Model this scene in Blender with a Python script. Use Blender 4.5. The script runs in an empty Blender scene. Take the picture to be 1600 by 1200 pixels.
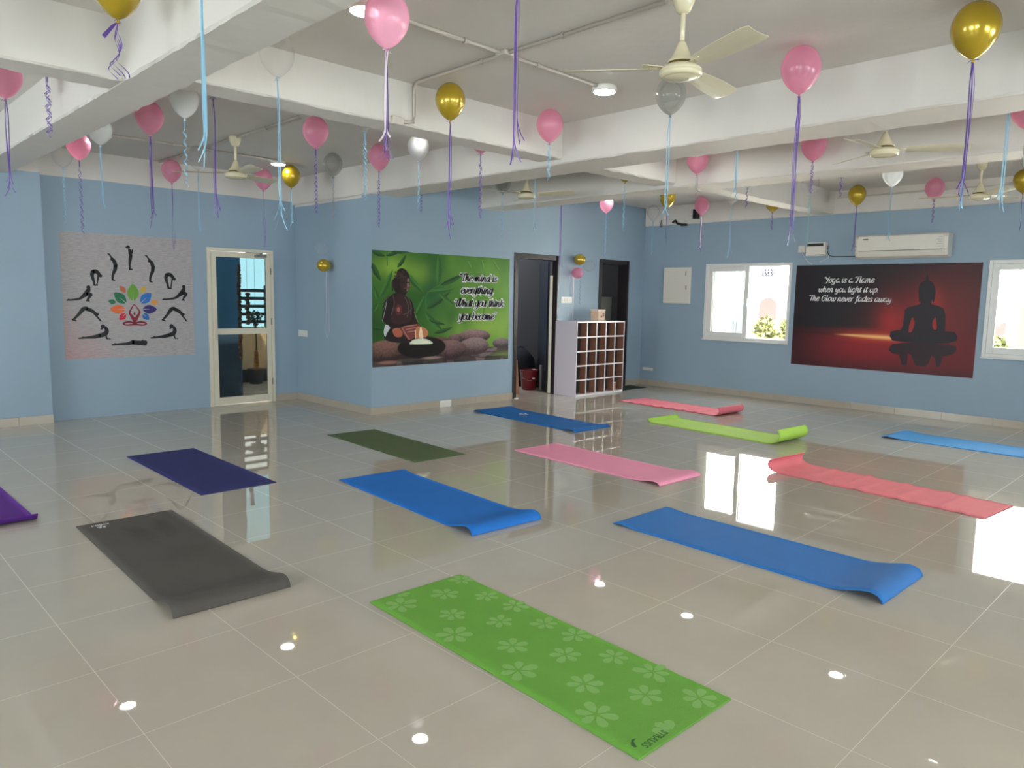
import bpy, math, random
import numpy as np
from mathutils import Vector, Matrix
random.seed(7)
PI = math.pi
C = bpy.context.scene.collection
sc = bpy.context.scene

# ---------------------------------------------------------------- camera, world, lights, exposure
H = 1.56
YAW, PITCH, ROLL, FPX = 0.794999, 0.118059, -0.018006, 1155.95
cd = bpy.data.cameras.new('camera'); cam = bpy.data.objects.new('camera', cd); C.objects.link(cam)
F_ = Vector((math.cos(YAW)*math.cos(PITCH), math.sin(YAW)*math.cos(PITCH), -math.sin(PITCH)))
R_ = Vector((math.sin(YAW), -math.cos(YAW), 0)); D_ = F_.cross(R_)
cr, sr = math.cos(ROLL), math.sin(ROLL)
RT = R_*cr + D_*sr; DN = D_*cr - R_*sr
M3 = Matrix((RT, -DN, -F_)).transposed()
cam.matrix_world = Matrix.Translation((0, 0, H)) @ M3.to_4x4()
cd.sensor_fit = 'HORIZONTAL'; cd.sensor_width = 36; cd.lens = FPX/1600*36; cd.clip_start = 0.05; cd.clip_end = 200
sc.camera = cam
sc.view_settings.view_transform = 'Standard'; sc.view_settings.look = 'None'
sc.view_settings.exposure = 0.52; sc.view_settings.gamma = 1.0
try: sc.view_settings.use_curve_mapping = False
except Exception: pass
SKY = 13.0
w = bpy.data.worlds.new('sky'); sc.world = w; w.use_nodes = True
bg = w.node_tree.nodes['Background']; bg.inputs['Color'].default_value = (0.90, 0.96, 1.0, 1); bg.inputs['Strength'].default_value = SKY
sd_ = bpy.data.lights.new('sun', 'SUN'); sd_.energy = 45.0; sd_.angle = .01; sd_.color = (1, .97, .92)
so_ = bpy.data.objects.new('sun', sd_); C.objects.link(so_); so_.location = (-10, -6, 14)
so_.rotation_euler = Vector((.80, .42, -1.75)).to_track_quat('-Z', 'Y').to_euler()
ROOM_X0, ROOM_X1, ROOM_Y0, ROOM_Y1 = -3.6, 11.12, -4.2, 9.93
CEIL = 3.16

def portal(name, loc, rot, sx, sy):
    l = bpy.data.lights.new(name, 'AREA'); l.shape = 'RECTANGLE'; l.size = sx; l.size_y = sy
    l.cycles.is_portal = True
    o = bpy.data.objects.new(name, l); C.objects.link(o); o.location = loc; o.rotation_euler = rot
# window openings (along, z0, z1); front and back ones unseen, added for daylight
WIN_RIGHT = [(5.24, 6.71, 0.92, 2.14), (1.12, 2.59, 0.90, 2.12), (-1.0, 0.5, .9, 2.13), (-3.2, -1.6, .9, 2.13)]
ADDED_WIN_FRONT = [(-2.4, 0.0, 0.9, 2.3), (1.2, 3.8, 0.9, 2.3), (5.0, 7.6, 0.9, 2.3)]
ADDED_WIN_BACK = [(-3.2, -0.6, 0.9, 2.3), (0.6, 3.2, 0.9, 2.3), (5.6, 8.6, 0.9, 2.3)]
for a, b, z0, z1 in WIN_RIGHT: portal('daylight', (ROOM_X1+.28, (a+b)/2, (z0+z1)/2), (0, PI/2, 0), z1-z0, b-a)
for a, b, z0, z1 in ADDED_WIN_FRONT: portal('daylight', ((a+b)/2, ROOM_Y0-.28, (z0+z1)/2), (PI/2, 0, 0), b-a, z1-z0)
for a, b, z0, z1 in ADDED_WIN_BACK: portal('daylight', (ROOM_X0-.28, (a+b)/2, (z0+z1)/2), (0, -PI/2, 0), z1-z0, b-a)

# ---------------------------------------------------------------- materials
def srgb(r, g, b):
    f = lambda c: (c/255/12.92 if c/255 <= .04045 else ((c/255+.055)/1.055)**2.4)
    return (f(r), f(g), f(b), 1)
def new_mat(name):
    m = bpy.data.materials.new(name); m.use_nodes = True
    return m, m.node_tree, m.node_tree.nodes['Principled BSDF']
def N(nt, t, **kw):
    n = nt.nodes.new(t)
    for k, v in kw.items():
        if k in ('op',): n.operation = v
        elif k == 'inp':
            for i, x in v.items(): n.inputs[i].default_value = x
        else: setattr(n, k, v)
    return n
def basic(name, col, rough=.5, metal=0., spec=.5, bump=0., bscale=60., var=0., vscale=4., coat=0.):
    m, nt, p = new_mat(name)
    p.inputs['Base Color'].default_value = col; p.inputs['Roughness'].default_value = rough
    p.inputs['Metallic'].default_value = metal; p.inputs['Specular IOR Level'].default_value = spec
    p.inputs['Coat Weight'].default_value = coat
    tc = N(nt, 'ShaderNodeTexCoord')
    if var:
        n = N(nt, 'ShaderNodeTexNoise'); n.inputs['Scale'].default_value = vscale; n.inputs['Detail'].default_value = 5
        nt.links.new(tc.outputs['Object'], n.inputs['Vector'])
        mx = N(nt, 'ShaderNodeMix', data_type='RGBA')
        mx.inputs[6].default_value = tuple(c*(1-var) for c in col[:3])+(1,); mx.inputs[7].default_value = tuple(min(1, c*(1+var)) for c in col[:3])+(1,)
        nt.links.new(n.outputs['Fac'], mx.inputs[0]); nt.links.new(mx.outputs[2], p.inputs['Base Color'])
    if bump:
        n = N(nt, 'ShaderNodeTexNoise'); n.inputs['Scale'].default_value = bscale; n.inputs['Detail'].default_value = 4
        nt.links.new(tc.outputs['Object'], n.inputs['Vector'])
        b = N(nt, 'ShaderNodeBump'); b.inputs['Strength'].default_value = bump; b.inputs['Distance'].default_value = .01
        nt.links.new(n.outputs['Fac'], b.inputs['Height']); nt.links.new(b.outputs['Normal'], p.inputs['Normal'])
    return m
def emis(name, col, s):
    m, nt, p = new_mat(name)
    p.inputs['Base Color'].default_value = (.8, .8, .8, 1)
    p.inputs['Emission Color'].default_value = col; p.inputs['Emission Strength'].default_value = s
    return m
BLUE = srgb(148, 169, 185); WHITE = srgb(214, 209, 201)
def wall_paint(name, split):
    """blue paint below a wavering masking line, off-white above"""
    m, nt, p = new_mat(name)
    g = N(nt, 'ShaderNodeNewGeometry'); s = N(nt, 'ShaderNodeSeparateXYZ'); nt.links.new(g.outputs['Position'], s.inputs[0])
    n = N(nt, 'ShaderNodeTexNoise'); n.inputs['Scale'].default_value = 3.0; nt.links.new(g.outputs['Position'], n.inputs['Vector'])
    a = N(nt, 'ShaderNodeMath', op='MULTIPLY_ADD'); a.inputs[1].default_value = .02; nt.links.new(n.outputs['Fac'], a.inputs[0]); nt.links.new(s.outputs['Z'], a.inputs[2])
    t = N(nt, 'ShaderNodeMath', op='GREATER_THAN'); t.inputs[1].default_value = split+.01; nt.links.new(a.outputs[0], t.inputs[0])
    n2 = N(nt, 'ShaderNodeTexNoise'); n2.inputs['Scale'].default_value = 1.3; n2.inputs['Detail'].default_value = 6; nt.links.new(g.outputs['Position'], n2.inputs['Vector'])
    v = N(nt, 'ShaderNodeMix', data_type='RGBA'); nt.links.new(n2.outputs['Fac'], v.inputs[0])
    v.inputs[6].default_value = tuple(c*.94 for c in BLUE[:3])+(1,); v.inputs[7].default_value = tuple(min(1, c*1.05) for c in BLUE[:3])+(1,)
    mx = N(nt, 'ShaderNodeMix', data_type='RGBA'); nt.links.new(t.outputs[0], mx.inputs[0]); nt.links.new(v.outputs[2], mx.inputs[6]); mx.inputs[7].default_value = WHITE
    nt.links.new(mx.outputs[2], p.inputs['Base Color']); p.inputs['Roughness'].default_value = .42; p.inputs['Specular IOR Level'].default_value = .35
    n3 = N(nt, 'ShaderNodeTexNoise'); n3.inputs['Scale'].default_value = 25; n3.inputs['Detail'].default_value = 4; nt.links.new(g.outputs['Position'], n3.inputs['Vector'])
    b = N(nt, 'ShaderNodeBump'); b.inputs['Strength'].default_value = .12; b.inputs['Distance'].default_value = .01
    nt.links.new(n3.outputs['Fac'], b.inputs['Height']); nt.links.new(b.outputs['Normal'], p.inputs['Normal'])
    return m
def floor_tile():
    m, nt, p = new_mat('polished_tile')
    g = N(nt, 'ShaderNodeNewGeometry'); s = N(nt, 'ShaderNodeSeparateXYZ'); nt.links.new(g.outputs['Position'], s.inputs[0])
    lines = []
    for ax, off in (('X', .803), ('Y', 1.47)):
        a = N(nt, 'ShaderNodeMath', op='SUBTRACT'); a.inputs[1].default_value = off; nt.links.new(s.outputs[ax], a.inputs[0])
        d = N(nt, 'ShaderNodeMath', op='DIVIDE'); d.inputs[1].default_value = .587; nt.links.new(a.outputs[0], d.inputs[0])
        q = N(nt, 'ShaderNodeMath', op='PINGPONG'); q.inputs[1].default_value = .5; nt.links.new(d.outputs[0], q.inputs[0])
        l = N(nt, 'ShaderNodeMath', op='LESS_THAN'); l.inputs[1].default_value = .0019; nt.links.new(q.outputs[0], l.inputs[0]); lines.append(l)
    mxx = N(nt, 'ShaderNodeMath', op='MAXIMUM'); nt.links.new(lines[0].outputs[0], mxx.inputs[0]); nt.links.new(lines[1].outputs[0], mxx.inputs[1])
    n = N(nt, 'ShaderNodeTexNoise'); n.inputs['Scale'].default_value = 2.2; n.inputs['Detail'].default_value = 9; n.inputs['Roughness'].default_value = .65
    nt.links.new(g.outputs['Position'], n.inputs['Vector'])
    v = N(nt, 'ShaderNodeMix', data_type='RGBA'); nt.links.new(n.outputs['Fac'], v.inputs[0])
    v.inputs[6].default_value = srgb(175, 166, 153); v.inputs[7].default_value = srgb(187, 178, 164)
    mx = N(nt, 'ShaderNodeMix', data_type='RGBA'); nt.links.new(mxx.outputs[0], mx.inputs[0]); nt.links.new(v.outputs[2], mx.inputs[6]); mx.inputs[7].default_value = srgb(200, 193, 180)
    nt.links.new(mx.outputs[2], p.inputs['Base Color'])
    r = N(nt, 'ShaderNodeMath', op='MULTIPLY_ADD'); r.inputs[1].default_value = .3; r.inputs[2].default_value = .018; nt.links.new(mxx.outputs[0], r.inputs[0]); nt.links.new(r.outputs[0], p.inputs['Roughness'])
    p.inputs['IOR'].default_value = 1.6
    n3 = N(nt, 'ShaderNodeTexNoise'); n3.inputs['Scale'].default_value = 1.6; n3.inputs['Detail'].default_value = 2; nt.links.new(g.outputs['Position'], n3.inputs['Vector'])
    b = N(nt, 'ShaderNodeBump'); b.inputs['Strength'].default_value = .02; b.inputs['Distance'].default_value = .02
    nt.links.new(n3.outputs['Fac'], b.inputs['Height']); nt.links.new(b.outputs['Normal'], p.inputs['Normal'])
    return m
def mat_rubber(name, col, var=.12, stripes=0, rough=.75, weave=0):
    m = basic(name, col, rough, bump=.25, bscale=260, var=var, vscale=6, spec=.25)
    nt = m.node_tree; p = nt.nodes['Principled BSDF']
    if weave:
        tc = [n for n in nt.nodes if n.type == 'TEX_COORD'][0]
        c = N(nt, 'ShaderNodeTexVoronoi'); c.inputs['Scale'].default_value = weave; c.inputs['Randomness'].default_value = .15
        nt.links.new(tc.outputs['Object'], c.inputs['Vector'])
        b = [n for n in nt.nodes if n.type == 'BUMP'][0]; b.inputs['Strength'].default_value = .9; b.inputs['Distance'].default_value = .004
        nt.links.new(c.outputs['Distance'], b.inputs['Height'])
    return m
def glass(name, tint, gloss=1.0):
    m = bpy.data.materials.new(name); m.use_nodes = True; nt = m.node_tree; nt.nodes.clear()
    o = N(nt, 'ShaderNodeOutputMaterial'); t = N(nt, 'ShaderNodeBsdfTransparent'); t.inputs[0].default_value = tint
    g = N(nt, 'ShaderNodeBsdfGlossy'); g.inputs['Roughness'].default_value = .01
    f = N(nt, 'ShaderNodeFresnel'); f.inputs[0].default_value = 1.5
    k = N(nt, 'ShaderNodeMath', op='MULTIPLY'); k.inputs[1].default_value = gloss; nt.links.new(f.outputs[0], k.inputs[0])
    x = N(nt, 'ShaderNodeMixShader'); nt.links.new(k.outputs[0], x.inputs[0]); nt.links.new(t.outputs[0], x.inputs[1]); nt.links.new(g.outputs[0], x.inputs[2]); nt.links.new(x.outputs[0], o.inputs[0])
    return m
def latex(name, col, see=0.0, edge=.5, metal=0., rough=.18, trans=.3):
    """balloon skin: coloured glossy latex; thin middle lets light through, the rim is denser"""
    m = bpy.data.materials.new(name); m.use_nodes = True; nt = m.node_tree; p = nt.nodes['Principled BSDF']; o = nt.nodes['Material Output']
    p.inputs['Base Color'].default_value = col; p.inputs['Metallic'].default_value = metal; p.inputs['Roughness'].default_value = rough
    p.inputs['Coat Weight'].default_value = .8; p.inputs['Coat Roughness'].default_value = .06
    tl = N(nt, 'ShaderNodeBsdfTranslucent'); tl.inputs[0].default_value = col
    m1 = N(nt, 'ShaderNodeMixShader'); m1.inputs[0].default_value = trans; nt.links.new(p.outputs[0], m1.inputs[1]); nt.links.new(tl.outputs[0], m1.inputs[2])
    last = m1
    if see > 0:
        tp = N(nt, 'ShaderNodeBsdfTransparent'); tp.inputs[0].default_value = (tuple(.55+.45*c for c in col[:3]) if see < .9 else (.985, .985, .985))+(1,)
        lw = N(nt, 'ShaderNodeLayerWeight'); lw.inputs[0].default_value = .5
        pw = N(nt, 'ShaderNodeMath', op='POWER'); pw.inputs[1].default_value = 2.0; nt.links.new(lw.outputs['Facing'], pw.inputs[0])
        ma = N(nt, 'ShaderNodeMath', op='MULTIPLY_ADD'); ma.inputs[1].default_value = edge; ma.inputs[2].default_value = 1-see; ma.use_clamp = True; nt.links.new(pw.outputs[0], ma.inputs[0])
        m2 = N(nt, 'ShaderNodeMixShader'); nt.links.new(ma.outputs[0], m2.inputs[0]); nt.links.new(tp.outputs[0], m2.inputs[1]); nt.links.new(m1.outputs[0], m2.inputs[2]); last = m2
    nt.links.new(last.outputs[0], o.inputs[0])
    return m
def vcol_mat(name, rough=.45):
    m, nt, p = new_mat(name)
    a = N(nt, 'ShaderNodeAttribute'); a.attribute_name = 'print'
    nt.links.new(a.outputs['Color'], p.inputs['Base Color']); p.inputs['Roughness'].default_value = rough; p.inputs['Specular IOR Level'].default_value = .3
    return m

M = {}
M['floor'] = floor_tile()
M['paint'] = wall_paint('wall_paint', 2.84); M['paint_full'] = wall_paint('wall_paint_full', 9.0); M['paint_ret'] = wall_paint('wall_paint_return', 2.765)
M['white'] = basic('ceiling_paint', WHITE, .6, spec=.3, bump=.35, bscale=9, var=.03, vscale=2)
M['skirt'] = basic('skirting_tile', srgb(176, 165, 150), .2, var=.08, vscale=3)
M['upvc'] = basic('white_upvc', srgb(226, 226, 222), .3)
M['cream_alu'] = basic('cream_aluminium', srgb(216, 208, 186), .35, var=.03)
M['cream'] = basic('cream_enamel', srgb(214, 205, 172), .25, coat=.4)
M['cream_blade'] = basic('cream_blade', srgb(206, 199, 170), .3, coat=.2)
M['brown_gap'] = basic('dark_brass', srgb(110, 92, 50), .4, metal=.6)
M['white_pl'] = basic('white_plastic', srgb(224, 221, 212), .35)
M['grey_pl'] = basic('grey_plastic', srgb(120, 120, 118), .4)
M['ac'] = basic('ivory_plastic', srgb(222, 217, 206), .3)
M['black'] = basic('black_plastic', srgb(24, 24, 26), .4)
M['dark_red_gloss'] = basic('bucket_red', srgb(120, 22, 34), .3)
M['granite'] = basic('dark_granite', srgb(48, 42, 42), .3, var=.5, vscale=90)
M['wood'] = basic('light_wood', srgb(176, 122, 82), .6, var=.2, vscale=12)
M['rack'] = basic('rack_laminate', srgb(210, 200, 208), .3)
M['rack_edge'] = basic('rack_edge', srgb(236, 230, 232), .3)
M['ply'] = basic('raw_plywood', srgb(150, 104, 82), .7, var=.2, vscale=9)
M['store'] = basic('store_wall_shaded', srgb(28, 46, 74), .7); M['corridor_shaded'] = basic('corridor_wall_shaded', srgb(58, 56, 56), .7)  # blue walls of the unlit back rooms, their shade put into the colour
M['olive_panel'] = basic('olive_panel', srgb(120, 120, 110), .6)
M['led'] = emis('led_diffuser', (1, .98, .95, 1), 36.0)
M['glass'] = glass('window_glass', (.97, .985, .98, 1))
M['tglass'] = glass('tinted_glass', (.165, .222, .228, 1), .9); M['tglass_low'] = glass('tinted_glass_low', (.27, .27, .25, 1), .9)  # lower pane tinted less: sunlight on the parapet put into its tint
M['steel'] = basic('steel', srgb(150, 150, 148), .3, metal=.9)
M['conduit'] = basic('painted_conduit', srgb(200, 191, 180), .45)

# ---------------------------------------------------------------- mesh helpers
class MB:
    """collects shapes; build() links them as one mesh object"""
    def __init__(s): s.v = []; s.f = []; s.m = []; s.c = []; s.smooth = []
    def add(s, vs, fs, mi=0, col=(1, 1, 1), smooth=False):
        b = len(s.v); s.v += [tuple(x) for x in vs]; s.c += [col]*len(vs)
        for f in fs: s.f.append(tuple(i+b for i in f)); s.m.append(mi); s.smooth.append(smooth)
        return s
    def box(s, x0, x1, y0, y1, z0, z1, mi=0):
        v = [(x, y, z) for z in (z0, z1) for y in (y0, y1) for x in (x0, x1)]
        return s.add(v, [(0, 2, 3, 1), (4, 5, 7, 6), (0, 1, 5, 4), (2, 6, 7, 3), (0, 4, 6, 2), (1, 3, 7, 5)], mi)
    def rbox(s, x0, x1, y0, y1, z0, z1, r, mi=0):
        """box with chamfered edges"""
        xs = (x0, x0+r, x1-r, x1); ys = (y0, y0+r, y1-r, y1); zs = (z0, z0+r, z1-r, z1)
        import bmesh
        bm = bmesh.new(); vs = [bm.verts.new(p) for p in [(x, y, z) for z in (z0, z1) for y in (y0, y1) for x in (x0, x1)]]
        for f in [(0, 2, 3, 1), (4, 5, 7, 6), (0, 1, 5, 4), (2, 6, 7, 3), (0, 4, 6, 2), (1, 3, 7, 5)]: bm.faces.new([vs[i] for i in f])
        bmesh.ops.bevel(bm, geom=bm.edges[:], offset=r, segments=2, affect='EDGES', profile=.6)
        bm.verts.index_update()
        s.add([v.co[:] for v in bm.verts], [tuple(v.index for v in f.verts) for f in bm.faces], mi)
        bm.free(); return s
    def lathe(s, prof, n=24, mi=0, org=(0, 0, 0), ax='Z'):
        vs = []; fs = []
        for r, z in prof:
            for k in range(n):
                a = 2*PI*k/n; p = (r*math.cos(a), r*math.sin(a), z)
                if ax == 'X': p = (p[2], p[0], p[1])
                if ax == 'Y': p = (p[0], p[2], p[1])
                vs.append((p[0]+org[0], p[1]+org[1], p[2]+org[2]))
        for i in range(len(prof)-1):
            for k in range(n): fs.append((i*n+k, i*n+(k+1) % n, (i+1)*n+(k+1) % n, (i+1)*n+k))
        fs.append(tuple(range(n-1, -1, -1))); fs.append(tuple((len(prof)-1)*n+k for k in range(n)))
        return s.add(vs, fs, mi, smooth=True)
    def tube(s, pts, r, n=8, mi=0):
        pts = [Vector(p) for p in pts]; vs = []; fs = []
        up = Vector((0, 0, 1))
        for i, p in enumerate(pts):
            t = (pts[min(i+1, len(pts)-1)]-pts[max(i-1, 0)]).normalized()
            a = t.cross(up) if abs(t.dot(up)) < .95 else t.cross(Vector((1, 0, 0)))
            a.normalize(); b = t.cross(a); rr = r[i] if isinstance(r, (list, tuple)) else r
            for k in range(n): vs.append(p+(a*math.cos(2*PI*k/n)+b*math.sin(2*PI*k/n))*rr)
        for i in range(len(pts)-1):
            for k in range(n): fs.append((i*n+k, i*n+(k+1) % n, (i+1)*n+(k+1) % n, (i+1)*n+k))
        fs.append(tuple(range(n))); fs.append(tuple((len(pts)-1)*n+k for k in range(n)))
        return s.add(vs, fs, mi, smooth=True)
    def strip(s, pts, side, wd, mi=0, th=.0004):
        """flat ribbon: pts centre line, side list of unit vectors, thin but two-sided body"""
        n = len(pts); vs = []; fs = []
        for i in range(n):
            p = Vector(pts[i]); d = Vector(side[i]); t = (Vector(pts[min(i+1, n-1)])-Vector(pts[max(i-1, 0)])).normalized()
            nn = t.cross(d).normalized()*th/2; ww = wd[i] if isinstance(wd, (list, tuple)) else wd
            vs += [p-d*ww/2-nn, p+d*ww/2-nn, p+d*ww/2+nn, p-d*ww/2+nn]
        for i in range(n-1):
            for k in range(4): fs.append((4*i+k, 4*i+(k+1) % 4, 4*i+4+(k+1) % 4, 4*i+4+k))
        fs.append((0, 1, 2, 3)); fs.append((4*n-4, 4*n-3, 4*n-2, 4*n-1))
        return s.add(vs, fs, mi, smooth=False)
    def build(s, name, mats, parent=None, loc=None, rotz=None):
        me = bpy.data.meshes.new(name); me.from_pydata([tuple(v) for v in s.v], [], s.f); me.update()
        if not isinstance(mats, (list, tuple)): mats = [mats]
        for m in mats: me.materials.append(m)
        me.polygons.foreach_set('material_index', s.m); me.polygons.foreach_set('use_smooth', s.smooth)
        if any(c != (1, 1, 1) for c in s.c):
            at = me.color_attributes.new('print', 'FLOAT_COLOR', 'POINT')
            at.data.foreach_set('color', [x for c in s.c for x in (c[0], c[1], c[2], 1.0)])
        o = bpy.data.objects.new(name, me); C.objects.link(o)
        if parent: o.parent = parent
        if loc is not None: o.location = loc
        if rotz is not None: o.rotation_euler = (0, 0, rotz)
        return o
def structure(o): o['kind'] = 'structure'; return o
def tag(o, label, cat, group=None):
    o['label'] = label; o['category'] = cat
    if group: o['group'] = group
    return o
def thing(name, label, cat, loc=(0, 0, 0), rotz=0, group=None):
    o = bpy.data.objects.new(name, None); C.objects.link(o); o.location = loc; o.rotation_euler = (0, 0, rotz); o.empty_display_size = .05
    return tag(o, label, cat, group)
def copy_tree(o, parent=None):
    c = o.copy(); C.objects.link(c); c.parent = parent
    for ch in list(o.children): copy_tree(ch, c)
    return c
def catmull(pts, k=8, closed=False):
    P = [Vector((*p, 0)) if len(p) == 2 else Vector(p) for p in pts]; n = len(P); out = []
    rng = n if closed else n-1
    for i in range(rng):
        if closed: a, b, c, d = P[(i-1) % n], P[i], P[(i+1) % n], P[(i+2) % n]
        else: a, b, c, d = P[max(i-1, 0)], P[i], P[i+1], P[min(i+2, n-1)]
        for j in range(k):
            t = j/k
            out.append(.5*((2*b)+(c-a)*t+(2*a-5*b+4*c-d)*t*t+(3*b-a-3*c+d)*t**3))
    if not closed: out.append(P[-1])
    return out

# ---------------------------------------------------------------- room shell
m = MB().box(ROOM_X0-.2, ROOM_X1+.2, ROOM_Y0-.2, 13.0, -.12, 0)
structure(m.build('floor', M['floor']))
m = MB().box(ROOM_X0-.2, ROOM_X1+.2, ROOM_Y0-.2, 10.15, CEIL, CEIL+.15)
structure(m.build('ceiling', M['white']))

def beam(name, x0, x1, y0, y1, z0, along, seed=1):
    """plastered concrete beam with slightly rough lower arrises"""
    rnd = random.Random(seed); L0, L1 = (y0, y1) if along == 'Y' else (x0, x1); W0, W1 = (x0, x1) if along == 'Y' else (y0, y1)
    n = max(4, int((L1-L0)/.07)); vs = []; fs = []
    for i in range(n+1):
        t = L0+(L1-L0)*i/n
        for (wv, zz, j) in ((W0, CEIL+.02, 0), (W0, z0+.012, 1), (W0+.012, z0, 1), (W1-.012, z0, 1), (W1, z0+.012, 1), (W1, CEIL+.02, 0)):
            dz = rnd.uniform(-.0035, .0035)*j; dw = rnd.uniform(-.003, .003)*j
            vs.append((wv+dw, t, zz+dz) if along == 'Y' else (t, wv+dw, zz+dz))
    for i in range(n):
        for k in range(5): fs.append((6*i+k, 6*i+k+1, 6*i+7+k, 6*i+6+k))
    fs.append(tuple(range(6))); fs.append(tuple(6*n+k for k in range(6)))
    return structure(MB().add(vs, fs).build(name, M['white']))
beam('trim_1', 1.54, 1.86, ROOM_Y0, 9.93, 2.80, 'Y', 1)
beam('trim_2', 5.28, 5.76, ROOM_Y0, 9.93, 2.795, 'Y', 2)
beam('trim_3', 7.16, 7.58, ROOM_Y0, 8.02, 2.79, 'Y', 3)
beam('trim_4', ROOM_X0, 1.545, 4.95, 5.22, 2.80, 'X', 4)
beam('trim_5', 1.855, 5.285, 4.77, 5.05, 2.84, 'X', 5)
beam('trim_6', 5.755, 7.165, 4.77, 5.05, 2.83, 'X', 6)
beam('trim_7', 7.575, 11.12, 4.62, 4.90, 2.84, 'X', 7)
beam('trim_8', ROOM_X0, 1.545, .1, .38, 2.80, 'X', 8)
beam('trim_9', 1.855, 5.285, .1, .38, 2.84, 'X', 9)
beam('trim_10', 7.575, 11.12, .0, .28, 2.84, 'X', 10)
# upper band of the right wall stands slightly proud of the blue paint
beam('trim_11', 11.075, 11.125, ROOM_Y0, 7.96, 2.835, 'Y', 11)

def wall(name, axis, pos, th, a0, a1, z1, holes, mat, reveal=None):
    """axis 'X': wall plane X=pos (thickness towards +th), runs along Y; 'Y' likewise"""
    mb = MB(); cuts = sorted(set([a0, a1]+[h[0] for h in holes]+[h[1] for h in holes]))
    lo, hi = min(pos, pos+th), max(pos, pos+th)
    for s, e in zip(cuts[:-1], cuts[1:]):
        hs = [h for h in holes if h[0] <= s+1e-6 and h[1] >= e-1e-6]
        segs = [(0, z1)] if not hs else [(0, hs[0][2]), (hs[0][3], z1)]
        for za, zb in segs:
            if zb-za < 1e-4: continue
            if axis == 'X': mb.box(lo, hi, s, e, za, zb)
            else: mb.box(s, e, lo, hi, za, zb)
    return structure(mb.build(name, mat))
DOOR1 = (4.03, 4.96, 0, 2.135)
DOOR2 = (7.85, 8.84, 0, 2.21)
DOOR3 = (9.86, 10.68, 0, 2.21)
wall('wall_left', 'Y', 9.93, .2, 2.14, 5.5, CEIL, [DOOR1], M['paint'])
wall('wall_left_pilaster', 'Y', 9.79, .34, ROOM_X0-.2, 2.14, CEIL, [], M['paint'])
wall('wall_return', 'X', 5.32, .2, 8.2, 9.93, CEIL, [], M['paint_ret'])
wall('wall_middle', 'Y', 8.0, .2, 5.32, 11.32, CEIL, [DOOR2, DOOR3], M['paint_full'])
wall('wall_right', 'X', 11.12, .24, ROOM_Y0, 8.0, CEIL, [(a, b, z0, z1) for a, b, z0, z1 in WIN_RIGHT], M['paint'])
wall('wall_front', 'Y', ROOM_Y0, -.24, ROOM_X0, ROOM_X1+.2, CEIL, list(ADDED_WIN_FRONT), M['paint'])
wall('wall_back', 'X', ROOM_X0, -.24, ROOM_Y0-.24, 9.93, CEIL, list(ADDED_WIN_BACK), M['paint'])
# tall narrow white strip beside the middle beam on the middle wall
structure(MB().box(7.14, 7.60, 7.975, 8.001, 2.785, CEIL).build('trim_12', M['white']))

# skirtings with tile joints
def skirting(name, axis, pos, th, runs, h=.1):
    mb = MB()
    for a0, a1 in runs:
        x = a0
        while x < a1-1e-3:
            e = min(x+.6, a1)
            if axis == 'Y': mb.rbox(x+.001, e-.001, min(pos, pos+th), max(pos, pos+th), 0, h, .002)
            else: mb.rbox(min(pos, pos+th), max(pos, pos+th), x+.001, e-.001, 0, h, .002)
            x = e
    return structure(mb.build(name, M['skirt']))
skirting('baseboard_left', 'Y', 9.93, -.012, [(4.96, 5.32)])
skirting('baseboard_left_pilaster', 'Y', 9.79, -.014, [(ROOM_X0, 2.145)])
skirting('baseboard_return', 'X', 5.32, -.012, [(8.0, 9.92)])
skirting('baseboard_middle', 'Y', 8.0, -.012, [(5.308, 7.85), (8.84, 9.86), (10.68, 11.11)])
skirting('baseboard_right', 'X', 11.12, -.012, [(ROOM_Y0, 7.99)])

# conduits on the slab
def conduit(name, pts, r, label, parent=None):
    mb = MB(); P = [Vector(p) for p in pts]; mb.tube(P, r, 8)
    for a, b in zip(P[:-1], P[1:]):
        L = (b-a).length; k = int(L/.75)
        for i in range(1, k+1):
            q = a.lerp(b, i/(k+1)); d = (b-a).normalized(); mb.tube([q-d*.012, q+d*.012], r*1.55, 8)
    if parent: return mb.build('pipe', M['conduit'], parent)
    return tag(mb.build(name, M['conduit']), label, 'conduit', 'surface wiring pipes on the ceiling')
z = CEIL-.014
cross = thing('conduit', 'crossing ceiling conduits between the two nearest lamps, one bending down the cross beam', 'conduit', (0, 0, 0), 0, 'surface wiring pipes on the ceiling')
conduit('conduit', [(2.5, 3.69, z), (4.49, 3.72, z)], .0125, '', cross)
cb = [(3.50, 2.44, z), (3.52, 4.66, z), (3.55, 4.74, z-.01), (3.56, 4.756, z-.05), (3.56, 4.756, 2.92), (3.55, 4.752, 2.875), (3.5, 4.75, 2.865), (3.42, 4.75, 2.86)]
conduit('conduit', cb, .0125, '', cross)
conduit('conduit', [(2.55, 8.60, z), (4.4, 8.62, z)], .0125, 'ceiling conduit between the two far lamps of the left bay')
conduit('conduit', [(3.47, 5.06, z), (3.47, 7.68, z)], .0125, 'ceiling conduit running from the cross beam to the far fan of the left bay')
conduit('conduit', [(3.47, 7.82, z), (3.47, 9.9, z)], .0125, 'ceiling conduit behind the far fan reaching the left wall')
conduit('conduit', [(10.95, 4.55, 3.05), (10.95, 1.0, 3.05)], .0125, 'dark thin pipe high along the right wall above the air conditioner')
conduit('conduit', [(9.72, 5.0, z), (9.72, 4.92, 3.0), (9.72, 4.915, 2.93), (9.6, 5.3, 2.93+.2), (9.6, 6.9, z)], .011, 'short conduit hooking down near the far right cross beam')
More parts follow.
